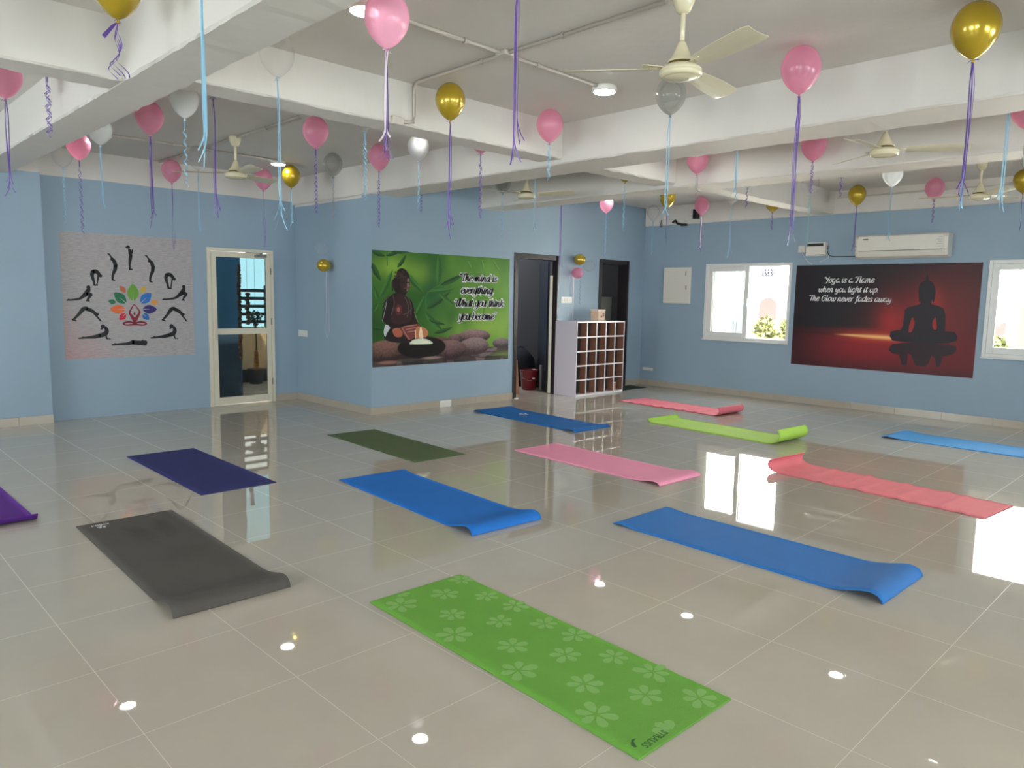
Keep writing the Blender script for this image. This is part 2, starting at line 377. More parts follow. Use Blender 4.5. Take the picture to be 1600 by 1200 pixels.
# junction box on the bend
jb = MB().rbox(-.045, .045, -.045, .045, -.03, 0, .006); jb.build('junction_box', M['conduit'], cross, loc=(3.51, 3.70, CEIL))
jb = MB().rbox(-.05, .05, -.035, 0, -.03, .03, .006); jb.build('junction_box', M['conduit'], cross, loc=(3.40, 4.77, 2.86))
# cable hook boss at pipe crossing handled by the box above

# ---------------------------------------------------------------- ceiling lamps
def lamp(name):
    t = thing(name, '', 'ceiling light', (0, 0, 0), 0, 'round surface LED lamps on the ceiling')
    MB().lathe([(.0, 0), (.088, 0), (.094, -.004), (.096, -.012), (.096, -.036), (.091, -.042), (.082, -.044), (.082, -.040), (.0, -.040)], 40).build('lamp_rim', M['white_pl'], t)
    MB().lathe([(.0, -.0402), (.079, -.0402), (.080, -.044), (.076, -.048), (.0, -.050)], 40).build('diffuser', M['led'], t)
    return t
LAMPS = [(2.42, 3.69, 'round ceiling lamp partly behind the large pink balloon'),
 (4.58, 3.72, 'round ceiling lamp left of the nearest fan in the centre bay'),
 (2.46, 8.62, 'round ceiling lamp hidden behind the glowing white balloon at the far left'),
 (4.46, 8.72, 'round ceiling lamp beside the gold balloon above the glazed door'),
 (4.50, 5.88, 'round ceiling lamp concealed by the cross beam, mirrored in the floor near the front edge'),
 (9.27, 7.30, 'round ceiling lamp above the second doorway behind the beams'),
 (9.29, 5.66, 'round ceiling lamp behind the beams above the left window'),
 (9.17, 3.41, 'round ceiling lamp behind the beams above the air conditioner'),
 (8.07, 2.00, 'round ceiling lamp hidden by the second beam at the right'),
 (6.5, 4.2, None), (6.5, .6, None), (2.45, -.7, None), (4.58, -.7, None), (.2, 3.7, None), (.2, 7.6, None), (-1.8, 3.7, None), (-1.8, 7.6, None)]  # entries without a label: unseen lamps added to light the room
l0 = lamp('ceiling_light')
for i, (x, y, lab) in enumerate(LAMPS):
    o = l0 if i == 0 else copy_tree(l0)
    o.location = (x, y, CEIL)
    o['label'] = lab or ('added round ceiling lamp out of view, in %s' % ['the middle bay, nearer the right wall', 'the middle bay, beside the camera', 'the left bay, right beside the camera', 'the left bay, nearer the front', 'the camera bay, forward side', 'the camera bay, beside the left wall', 'the rear bay, forward side', 'the rear bay, beside the left wall'][i-9])

# ---------------------------------------------------------------- ceiling fans
def make_fan():
    t = thing('ceiling_fan', '', 'ceiling fan', (0, 0, 0), 0, 'cream three-blade ceiling fans')
    MB().lathe([(.0, .37), (.062, .37), (.062, .355), (.054, .315), (.036, .275), (.022, .265), (.0, .265)], 28).build('canopy', M['cream'], t)
    MB().lathe([(.0, .365), (.013, .365), (.013, .06), (.0, .06)], 16).build('downrod', M['cream'], t)
    MB().lathe([(.0, .128), (.016, .128), (.022, .118), (.040, .075), (.060, .04), (.074, .026), (.076, .02), (.0, .02)], 32).build('lower_cup', M['cream'], t)
    MB().lathe([(.0, .022), (.068, .022), (.070, .002), (.0, .002)], 32).build('cooling_gap', M['brown_gap'], t)
    MB().lathe([(.0, .006), (.085, .004), (.100, -.004), (.108, -.016), (.110, -.022), (.107, -.026), (.111, -.031), (.110, -.044), (.100, -.052), (.092, -.056), (.086, -.054), (.080, -.058), (.040, -.064), (.0, -.066)], 44).build('motor_housing', M['cream'], t)
    for k in range(3):
        mb = MB(); n = 14; vs = []; fs = []
        for i in range(n+1):
            r = .155+(.61-.155)*i/n; wv = .046+.022*math.sin(min(1, i/n*1.5)*PI/2); tip = 1.0
            if i == n: wv *= .82
            for s in range(5):
                q = (s/4-.5)*2; tw = -.24
                yy = q*wv; zz = -.012 + q*wv*math.sin(tw) - .006*(1-q*q) + .004
                vs.append((r, yy, zz)); 
        for i in range(n):
            for s in range(4): fs.append((5*i+s, 5*i+5+s, 5*i+6+s, 5*i+1+s))
        nv = len(vs); vs2 = [(x, y, zq-.0025) for x, y, zq in vs]
        fs2 = [tuple(nv+i for i in f[::-1]) for f in fs]; rim = []
        ring = [5*i for i in range(n+1)]+[5*n+s for s in range(1, 5)]+[5*i+4 for i in range(n-1, -1, -1)]+[3, 2, 1]
        for a, b in zip(ring, ring[1:]+ring[:1]): rim.append((a, b, b+nv, a+nv))
        mb.add(vs+vs2, fs+fs2+rim)
        b = mb.build('blade', M['cream_blade'], t, rotz=k*2*PI/3)
        mb = MB(); mb.add([(.085, -.02, -.004), (.085, .02, -.004), (.20, .034, .004), (.20, -.034, -.010), (.085, -.02, .000), (.085, .02, .000), (.20, .034, .008), (.20, -.034, -.006)],
                          [(0, 1, 2, 3), (7, 6, 5, 4), (0, 4, 5, 1), (1, 5, 6, 2), (2, 6, 7, 3), (3, 7, 4, 0)])
        for (bx, by) in ((.17, .018), (.17, -.018), (.19, 0)): mb.lathe([(0, .012), (.005, .012), (.006, .002), (0, .002)], 8, org=(bx, by, 0))
        mb.build('blade_bracket', M['cream'], b)
    return t
f0 = make_fan(); 
FANS = [(3.46, 2.30, 2.775, 127, 'nearest cream ceiling fan, above the clear balloon in the centre bay'),
 (6.42, 2.31, 2.79, -63, 'cream ceiling fan at the upper right behind the long middle beam'),
 (3.47, 7.72, 2.79, 25, 'small far cream ceiling fan in the left bay above the glazed door'),
 (6.48, 6.42, 2.79, -65, 'distant cream ceiling fan seen under the middle beam above the meditation poster'),
 (9.70, 2.43, 2.79, 100, 'distant cream ceiling fan at the far right above the right window')]
for i, (x, y, zz, rot, lab) in enumerate(FANS):
    o = f0 if i == 0 else copy_tree(f0)
    o.location = (x, y, zz); o.rotation_euler = (0, 0, math.radians(rot)); o['label'] = lab

# ---------------------------------------------------------------- printed posters
def homog(src):
    """3x3 map taking the four picked corners (tl, tr, br, bl) to the unit square (u right, v up)"""
    dst = [(0, 1), (1, 1), (1, 0), (0, 0)]; A = []; b = []
    for (x, y), (u, v) in zip(src, dst):
        A.append([x, y, 1, 0, 0, 0, -u*x, -u*y]); b.append(u)
        A.append([0, 0, 0, x, y, 1, -v*x, -v*y]); b.append(v)
    h = np.append(np.linalg.solve(np.array(A, float), np.array(b, float)), 1).reshape(3, 3)
    def f(x, y):
        q = h@np.array([x, y, 1.0]); return (q[0]/q[2], q[1]/q[2])
    return f
def lin(r, g, b):
    return srgb(r, g, b)[:3]
class Sheet:
    """a printed sheet on a wall: local u to the right, v up, both in metres, n off the wall"""
    def __init__(s, org, udir, W, Hh, q):
        s.o = Vector(org); s.u = Vector(udir); s.vv = Vector((0, 0, 1)); s.n = s.u.cross(s.vv); s.W = W; s.H = Hh; s.q = homog(q); s.mb = MB(); s.layer = .0032
    def P(s, u, v, n=0): return s.u*u+s.vv*v+s.n*n
    def px(s, x, y): a, b = s.q(x, y); return (a*s.W, b*s.H)
    def raster(s, fn, nu, nv):
        """fine grid whose vertex colours carry the printed picture"""
        U, V = np.meshgrid(np.linspace(0, 1, nu+1), np.linspace(0, 1, nv+1)); col = fn(U, V)
        b = len(s.mb.v)
        for j in range(nv+1):
            for i in range(nu+1): s.mb.v.append(tuple(s.P(U[j, i]*s.W, V[j, i]*s.H, .003))); s.mb.c.append(tuple(float(c) for c in col[j, i]))
        for j in range(nv):
            for i in range(nu):
                a = b+j*(nu+1)+i; s.mb.f.append((a, a+1, a+nu+2, a+nu+1)); s.mb.m.append(0); s.mb.smooth.append(False)
    def back(s, mi=0, col=(.5, .5, .5)):
        W, Hh = s.W, s.H; v = [s.P(a, b, c) for c in (.0005, .0029) for b in (0, Hh) for a in (0, W)]
        s.mb.add(v, [(0, 2, 3, 1), (4, 5, 7, 6), (0, 1, 5, 4), (2, 6, 7, 3), (0, 4, 6, 2), (1, 3, 7, 5)], mi, col)
    def poly(s, pts, col, mi=0, smooth=True, k=5, px=True, step=True):
        if px: pts = [s.px(*p) for p in pts]
        if smooth: pts = [(p.x, p.y) for p in catmull(pts, k, True)]
        if step: s.layer += .00004
        from mathutils.geometry import tessellate_polygon
        tri = tessellate_polygon([[Vector((p[0], p[1], 0)) for p in pts]])
        s.mb.add([s.P(p[0], p[1], s.layer) for p in pts], [tuple(t) for t in tri], mi, col)
    def stroke(s, pts, rad, col, mi=0, px=True, k=5, caps=True, scale=1.0):
        """tapering limb along a smooth line; rad in picked pixels (px) or metres"""
        if px:
            P = [s.px(*p) for p in pts]; sc_ = s.W/abs(s.cw)
        else: P = list(pts); sc_ = 1
        R = [r*sc_*scale for r in (rad if isinstance(rad, (list, tuple)) else [rad]*len(P))]
        Q = catmull(P, k) if len(P) > 2 else [Vector((*P[0], 0)), Vector((*P[1], 0))]
        s.layer += .00001; n = len(Q); RR = [float(np.interp(i/(n-1)*(len(R)-1), range(len(R)), R)) for i in range(n)]
        vs = []; fs = []
        for i in range(n):
            t = (Q[min(i+1, n-1)]-Q[max(i-1, 0)]).normalized(); nn = Vector((-t.y, t.x, 0))
            for sg in (1, -1): p = Q[i]+nn*RR[i]*sg; vs.append(s.P(p.x, p.y, s.layer))
        for i in range(n-1): fs.append((2*i+1, 2*i+3, 2*i+2, 2*i))
        s.mb.add(vs, fs, mi, col)
        if caps:
            for i in (0, n-1): s.disc(Q[i].x, Q[i].y, RR[i], RR[i], col, mi)
    def disc(s, x, y, rx, ry, col, mi=0, n=14, ang=0):
        vs = []
        for k in range(n):
            a = 2*PI*k/n; dx, dy = rx*math.cos(a), ry*math.sin(a); vs.append(s.P(x+dx*math.cos(ang)-dy*math.sin(ang), y+dx*math.sin(ang)+dy*math.cos(ang), s.layer))
        s.mb.add(vs, [tuple(range(n))], mi, col)
    def pdisc(s, x, y, rx, ry, col, mi=0, ang=0):
        s.layer += .00001; a, b = s.px(x, y); k = s.W/abs(s.cw); s.disc(a, b, rx*k, ry*k, col, mi, ang=ang)

GL = {
 'a': (1.02, [[(.75,.85),(.45,1),(.12,.7),(.1,.25),(.35,0),(.7,.35),(.8,.95)], [(.8,.95),(.75,.3),(.88,0),(1.08,.25)]]),
 'b': (.95, [[(.15,1.9),(.1,.9),(.15,.15),(.45,0),(.8,.35),(.75,.85),(.45,1),(.15,.65)]]),
 'c': (.85, [[(.75,.75),(.5,1),(.15,.7),(.12,.25),(.4,0),(.82,.25)]]),
 'd': (1.02, [[(.75,.85),(.45,1),(.12,.7),(.1,.25),(.35,0),(.72,.4)], [(.88,1.9),(.8,.9),(.76,.2),(.9,0),(1.08,.22)]]),
 'e': (.86, [[(.12,.45),(.6,.6),(.7,.85),(.45,1),(.15,.7),(.12,.25),(.4,0),(.85,.25)]]),
 'f': (.66, [[(.8,1.65),(.55,1.9),(.35,1.5),(.3,.5),(.22,-.4),(.02,-.8)], [(.02,1),(.65,1.04)]]),
 'g': (1.0, [[(.75,.85),(.45,1),(.12,.7),(.1,.25),(.35,.02),(.7,.35),(.8,.95)], [(.8,.95),(.75,0),(.6,-.7),(.3,-.85),(.08,-.6)]]),
 'h': (1.02, [[(.22,1.9),(.15,.9),(.12,0)], [(.15,.5),(.45,.97),(.68,.85),(.64,.3),(.78,.0),(1.03,.22)]]),
 'i': (.5, [[(.15,.95),(.12,.3),(.25,0),(.5,.25)], [(.24,1.32),(.27,1.45)]]),
 'k': (.98, [[(.22,1.9),(.15,.9),(.12,0)], [(.72,1),(.4,.65),(.2,.5),(.5,.35),(.72,0),(.98,.2)]]),
 'l': (.5, [[(.22,1.9),(.15,.9),(.15,.15),(.3,0),(.52,.22)]]),
 'm': (1.42, [[(.15,.95),(.1,0)], [(.12,.5),(.4,.98),(.56,.75),(.52,0)], [(.54,.5),(.85,.98),(1.02,.75),(1.0,.15),(1.14,0),(1.42,.22)]]),
 'n': (1.02, [[(.15,.95),(.1,0)], [(.12,.5),(.45,.98),(.66,.8),(.63,.15),(.78,0),(1.03,.22)]]),
 'o': (.9, [[(.45,1),(.12,.65),(.15,.15),(.45,0),(.8,.35),(.75,.85),(.45,1)]]),
 'p': (.95, [[(.18,.95),(.1,0),(.02,-.9)], [(.12,.2),(.45,0),(.8,.35),(.75,.85),(.45,1),(.15,.65)]]),
 'r': (.68, [[(.15,.95),(.1,0)], [(.12,.5),(.36,.95),(.66,.9)]]),
 's': (.78, [[(.72,.8),(.45,1),(.2,.78),(.42,.5),(.65,.25),(.4,0),(.08,.15)]]),
 't': (.56, [[(.28,1.6),(.18,.6),(.25,.05),(.54,.2)], [(-.02,1.02),(.52,1.06)]]),
 'u': (1.02, [[(.15,.95),(.1,.3),(.3,0),(.62,.35),(.75,.95)], [(.75,.95),(.7,.2),(.85,0),(1.05,.22)]]),
 'v': (.82, [[(.1,.95),(.2,.3),(.35,0),(.65,.5),(.72,1)]]),
 'w': (1.22, [[(.1,.95),(.12,.2),(.38,0),(.6,.5),(.64,.9)], [(.6,.5),(.68,.1),(.9,0),(1.12,.5),(1.15,1)]]),
 'y': (.98, [[(.15,.95),(.12,.35),(.35,.05),(.62,.35),(.77,.95)], [(.77,.95),(.72,0),(.58,-.7),(.28,-.85),(.06,-.6)]]),
 'T': (1.05, [[(-.1,1.5),(.15,1.85),(.6,1.75),(1.35,1.92)], [(.78,1.78),(.65,.9),(.58,0)]]),
 'W': (1.72, [[(-.25,1.2),(.0,1.7),(.3,1.3),(.32,.3),(.52,0),(.88,.8),(1.0,1.8)], [(1.0,1.8),(.92,.4),(1.18,0),(1.55,.9),(1.62,1.8)]]),
 'Y': (1.2, [[(-.15,1.3),(.1,1.8),(.32,1.3),(.55,.85),(.9,1.2),(1.15,1.9)], [(1.15,1.9),(.9,.6),(.6,-.2),(.15,-.3)]]),
 'F': (1.15, [[(-.1,1.4),(.15,1.85),(.7,1.75),(1.4,1.92)], [(.8,1.78),(.68,.8),(.5,.1),(.1,.05)], [(.35,.95),(1.0,1.0)]]),
 'G': (1.3, [[(1.1,1.45),(.85,1.85),(.4,1.6),(.12,.8),(.3,.1),(.7,0),(1.05,.45),(1.08,.85),(.65,.8)]]),
 '.': (.35, [[(.12,.03),(.15,.1)]]),
 '"': (.5, [[(.18,1.75),(.15,1.45)], [(.38,1.78),(.35,1.48)]]),
 ' ': (.55, [])}
def script_text(sh, text, x0, x1, base, xh, col, bold=.17, extra=0., mi=0, n_off=0., slant=.22):
    """brush lettering drawn stroke by stroke, fitted between x0 and x1 (metres)"""
    adv = sum(GL[c][0] for c in text); kx = (x1-x0)/adv; cx = x0
    for c in text:
        a, st = GL[c]
        for s_ in st:
            Q = catmull([(p[0], p[1]) for p in s_], 5) if len(s_) > 2 else [Vector((*p, 0)) for p in s_]
            n = len(Q); vs = []; fs = []
            hy = lambda y: y if 0 <= y <= 1 else (1+(y-1)*.55 if y > 1 else y*.62)
            Q2 = [Vector((cx+(q.x+slant*hy(q.y))*kx, base+hy(q.y)*xh, 0)) for q in Q]
            for i in range(n):
                t = (Q2[min(i+1, n-1)]-Q2[max(i-1, 0)])
                t = t.normalized() if t.length > 1e-9 else Vector((0, 1, 0)); nn = Vector((-t.y, t.x, 0)); wv = xh*(.11+bold*abs(t.y)**1.3)+extra
                e = t*extra*(1 if i == n-1 else -1 if i == 0 else 0)
                for sg in (1, -1): p = Q2[i]+e+nn*wv*.5*(1 if extra == 0 else 1.0)*sg+nn*0; vs.append(sh.P(p.x, p.y, sh.layer+n_off))
            for i in range(n-1): fs.append((2*i+1, 2*i+3, 2*i+2, 2*i))
            sh.mb.add(vs, fs, mi, col)
        cx += a*kx
PRINT = vcol_mat('printed_vinyl', .4)
BLK = lin(18, 18, 20)

# --- yoga poses poster (left wall)
def salutation():
    m_, nt, p = new_mat('linen_print')
    tc = N(nt, 'ShaderNodeTexCoord'); mp = N(nt, 'ShaderNodeMapping'); mp.inputs['Scale'].default_value = (5, 5, 60); nt.links.new(tc.outputs['Object'], mp.inputs[0])
    n = N(nt, 'ShaderNodeTexNoise'); n.inputs['Scale'].default_value = 2.5; n.inputs['Detail'].default_value = 8; n.inputs['Roughness'].default_value = .7; nt.links.new(mp.outputs[0], n.inputs['Vector'])
    r = N(nt, 'ShaderNodeValToRGB'); r.color_ramp.elements[0].position = .32; r.color_ramp.elements[0].color = srgb(146, 140, 140); r.color_ramp.elements[1].position = .62; r.color_ramp.elements[1].color = srgb(184, 178, 178)
    nt.links.new(n.outputs['Fac'], r.inputs[0])
    # pinkish wash printed in the lower left corner
    sx = N(nt, 'ShaderNodeSeparateXYZ'); nt.links.new(tc.outputs['Object'], sx.inputs[0])
    a = N(nt, 'ShaderNodeMath', op='ADD'); nt.links.new(sx.outputs['X'], a.inputs[0]); nt.links.new(sx.outputs['Z'], a.inputs[1])
    mr = N(nt, 'ShaderNodeMapRange'); mr.inputs['From Min'].default_value = .75; mr.inputs['From Max'].default_value = .0; nt.links.new(a.outputs[0], mr.inputs['Value'])
    k = N(nt, 'ShaderNodeMath', op='MULTIPLY'); k.inputs[1].default_value = .55; nt.links.new(mr.outputs[0], k.inputs[0])
    mx = N(nt, 'ShaderNodeMix', data_type='RGBA'); nt.links.new(k.outputs[0], mx.inputs[0]); nt.links.new(r.outputs[0], mx.inputs[6]); mx.inputs[7].default_value = srgb(196, 140, 140)
    nt.links.new(mx.outputs[2], p.inputs['Base Color']); p.inputs['Roughness'].default_value = .5
    s = Sheet((2.33, 9.93, .72), (1, 0, 0), 1.515, 1.50, [(62, 97), (1098, 163), (1108, 1078), (104, 1120)]); s.cw = 1040
    s.back(1)
    S = lambda pts, r, **k_: s.stroke(pts, r, BLK, scale=1.14, **k_)
    D = lambda x, y, r, r2=None: s.pdisc(x, y, r*1.0, (r2 or r)*1.0, BLK)
    # standing prayer pose
    def prayer(x, y):
        S([(x+8, y+190), (x+6, y+150), (x+12, y+110), (x+16, y+75)], [6, 8, 12, 13]); S([(x+16, y+80), (x+12, y+60), (x+8, y+35)], [13, 12, 10]); S([(x+8, y+188), (x+26, y+190)], [6, 5])
        D(x, y+12, 12, 13); S([(x-18, y+14), (x-4, y+6)], [5, 8]); S([(x+8, y+40), (x+26, y+60), (x+28, y+38), (x+27, y+32)], [7, 6, 5, 3])
    prayer(604, 215)
    # raised arms, back bend
    def raised(x, y):
        S([(x, y), (x+12, y+6)], [4, 5]); S([(x+10, y+4), (x+24, y+26), (x+34, y+44)], [5, 6, 8]); D(x+28, y+44, 11, 13); S([(x+34, y+40), (x+50, y+64), (x+58, y+95)], [9, 14, 13])
        S([(x+58, y+90), (x+54, y+125), (x+38, y+165), (x+33, y+205)], [14, 13, 9, 7]); S([(x+33, y+206), (x+50, y+213)], [7, 4])
    raised(443, 280); raised(735, 293)
    # standing forward fold
    def fold(x, y, k_=1):
        S([(x+30, y+118), (x+22, y+80), (x+12, y+38), (x+20, y+14)], [7, 9, 13, 14]); S([(x+18, y+14), (x+44, y+12), (x+68, y+34)], [14, 15, 11]); D(x+78, y+46, 13, 14)
        S([(x+62, y+38), (x+56, y+78), (x+50, y+112)], [7, 5, 4]); S([(x+28, y+118), (x+52, y+120)], [6, 5])
    fold(305, 410); fold(880, 434)
    # low lunge
    def lunge(x, y, k_=1):
        S([(x, y+118), (x+50, y+114), (x+100, y+104), (x+140, y+72)], [5, 7, 9, 15]); S([(x+138, y+78), (x+158, y+50), (x+168, y+30)], [14, 16, 12]); D(x+166, y+16, 16, 16)
        S([(x+148, y+70), (x+186, y+72), (x+164, y+104), (x+158, y+118)], [13, 10, 8, 6]); S([(x+150, y+122), (x+172, y+124)], [5, 4]); S([(x+168, y+42), (x+172, y+80), (x+166, y+108)], [7, 5, 4]); D(x+12, y+112, 8, 5)
    lunge(122, 532); lunge(864, 526)
    # downward dog
    def dog(x, y, w_=1.0):
        f = lambda a, b: (x+a*w_, y+b)
        S([f(8, 106), f(50, 62), f(85, 22), f(110, 16)], [7, 10, 15, 14]); S([f(2, 104), f(28, 114)], [6, 5]); S([f(108, 18), f(150, 34), f(186, 62)], [14, 13, 9]); D(*f(192, 62), 14, 13)
        S([f(172, 56), f(198, 88), f(218, 112)], [8, 6, 5]); S([f(214, 114), f(230, 116)], [4, 3])
    dog(160, 700); dog(856, 700, .86)
    # cobra
    def cobra(x, y, w_=1.0):
        f = lambda a, b: (x+a*w_, y+b)
        S([f(0, 118), f(60, 112), f(120, 106), f(160, 96)], [5, 8, 13, 15]); S([f(155, 98), f(200, 84), f(216, 58), f(206, 34)], [15, 17, 14, 11]); D(*f(186, 24), 17, 18); D(*f(176, 42), 9, 8); S([f(212, 60), f(210, 100), f(216, 120)], [7, 6, 5]); S([f(214, 122), f(242, 124)], [4, 3]); D(*f(30, 108), 8, 5)
    cobra(210, 834); cobra(768, 830, .86)
    # lying flat
    S([(466, 1004), (520, 998), (590, 994), (625, 982)], [5, 8, 12, 17]); S([(620, 984), (680, 988), (715, 986)], [17, 18, 14]); D(722, 984, 18, 20); S([(660, 984), (700, 1002), (730, 1004)], [9, 6, 5]); D(490, 994, 9, 5); D(702, 968, 9, 7)
    # leaf fan logo
    def leaf(bx, by, tx, ty, wd, col, vein=True):
        b = Vector((bx, by)); t = Vector((tx, ty)); d = t-b; n = Vector((-d.y, d.x)).normalized()*wd
        L = [b, b+d*.22+n*.75, b+d*.5+n, b+d*.8+n*.6, t, b+d*.8-n*.6, b+d*.5-n, b+d*.22-n*.75]
        s.poly([tuple(q) for q in L], col, k=4)
        if vein: s.layer += .00004; s.stroke([tuple(b), tuple(b+d*.5)], [3.2, .8], lin(188, 182, 182), caps=False)
    leaf(633, 655, 633, 520, 46, lin(104, 158, 52)); leaf(578, 672, 488, 590, 38, lin(22, 112, 72)); leaf(692, 672, 774, 594, 38, lin(40, 112, 190))
    leaf(572, 722, 454, 722, 35, lin(222, 104, 50)); leaf(706, 722, 816, 722, 35, lin(42, 34, 104)); leaf(574, 756, 526, 806, 24, lin(206, 30, 56)); leaf(706, 756, 754, 804, 24, lin(32, 104, 176))
    leaf(574, 588, 532, 536, 20, lin(184, 98, 66), False); leaf(694, 588, 732, 540, 20, lin(206, 172, 58), False); leaf(498, 668, 440, 656, 20, lin(24, 112, 76), False); leaf(772, 668, 828, 664, 20, lin(220, 144, 62), False)
    RED = lin(132, 24, 48)
    s.stroke([(640, 682), (612, 728), (606, 752), (640, 806)], [3, 6, 8, 16], RED, caps=False); s.stroke([(640, 682), (676, 728), (680, 752), (648, 806)], [3, 6, 8, 16], RED, caps=False); s.stroke([(643, 790), (643, 838)], [10, 18], RED, caps=False)
    s.pdisc(642, 757, 8, 14, RED); s.stroke([(644, 832), (600, 822), (556, 832), (576, 846), (640, 842)], [5, 8, 7, 6, 8], RED); s.stroke([(644, 832), (688, 822), (732, 832), (712, 846), (648, 842)], [5, 8, 7, 6, 8], RED)
    o = s.mb.build('yoga_pose_poster', [PRINT, m_], loc=s.o)
    tag(o, 'grey poster of black yoga pose figures around a colourful leaf fan on the left wall', 'poster')
salutation()

def sdf_ell(X, Y, cx, cy, rx, ry, ang=0):
    c, s_ = math.cos(ang), math.sin(ang); dx, dy = X-cx, Y-cy
    return np.sqrt(((dx*c+dy*s_)/rx)**2+((-dx*s_+dy*c)/ry)**2)
def sm(a, b, x):
    t = np.clip((x-a)/(b-a), 0, 1); return t*t*(3-2*t)
def vnoise(X, Y, seed):
    r = np.random.RandomState(seed); G = r.rand(64, 64)
    xi = np.floor(X).astype(int); yi = np.floor(Y).astype(int); fx = X-xi; fy = Y-yi; fx = fx*fx*(3-2*fx); fy = fy*fy*(3-2*fy)
    g = lambda a, b: G[a % 64, b % 64]
    return (g(xi, yi)*(1-fx)+g(xi+1, yi)*fx)*(1-fy)+(g(xi, yi+1)*(1-fx)+g(xi+1, yi+1)*fx)*fy

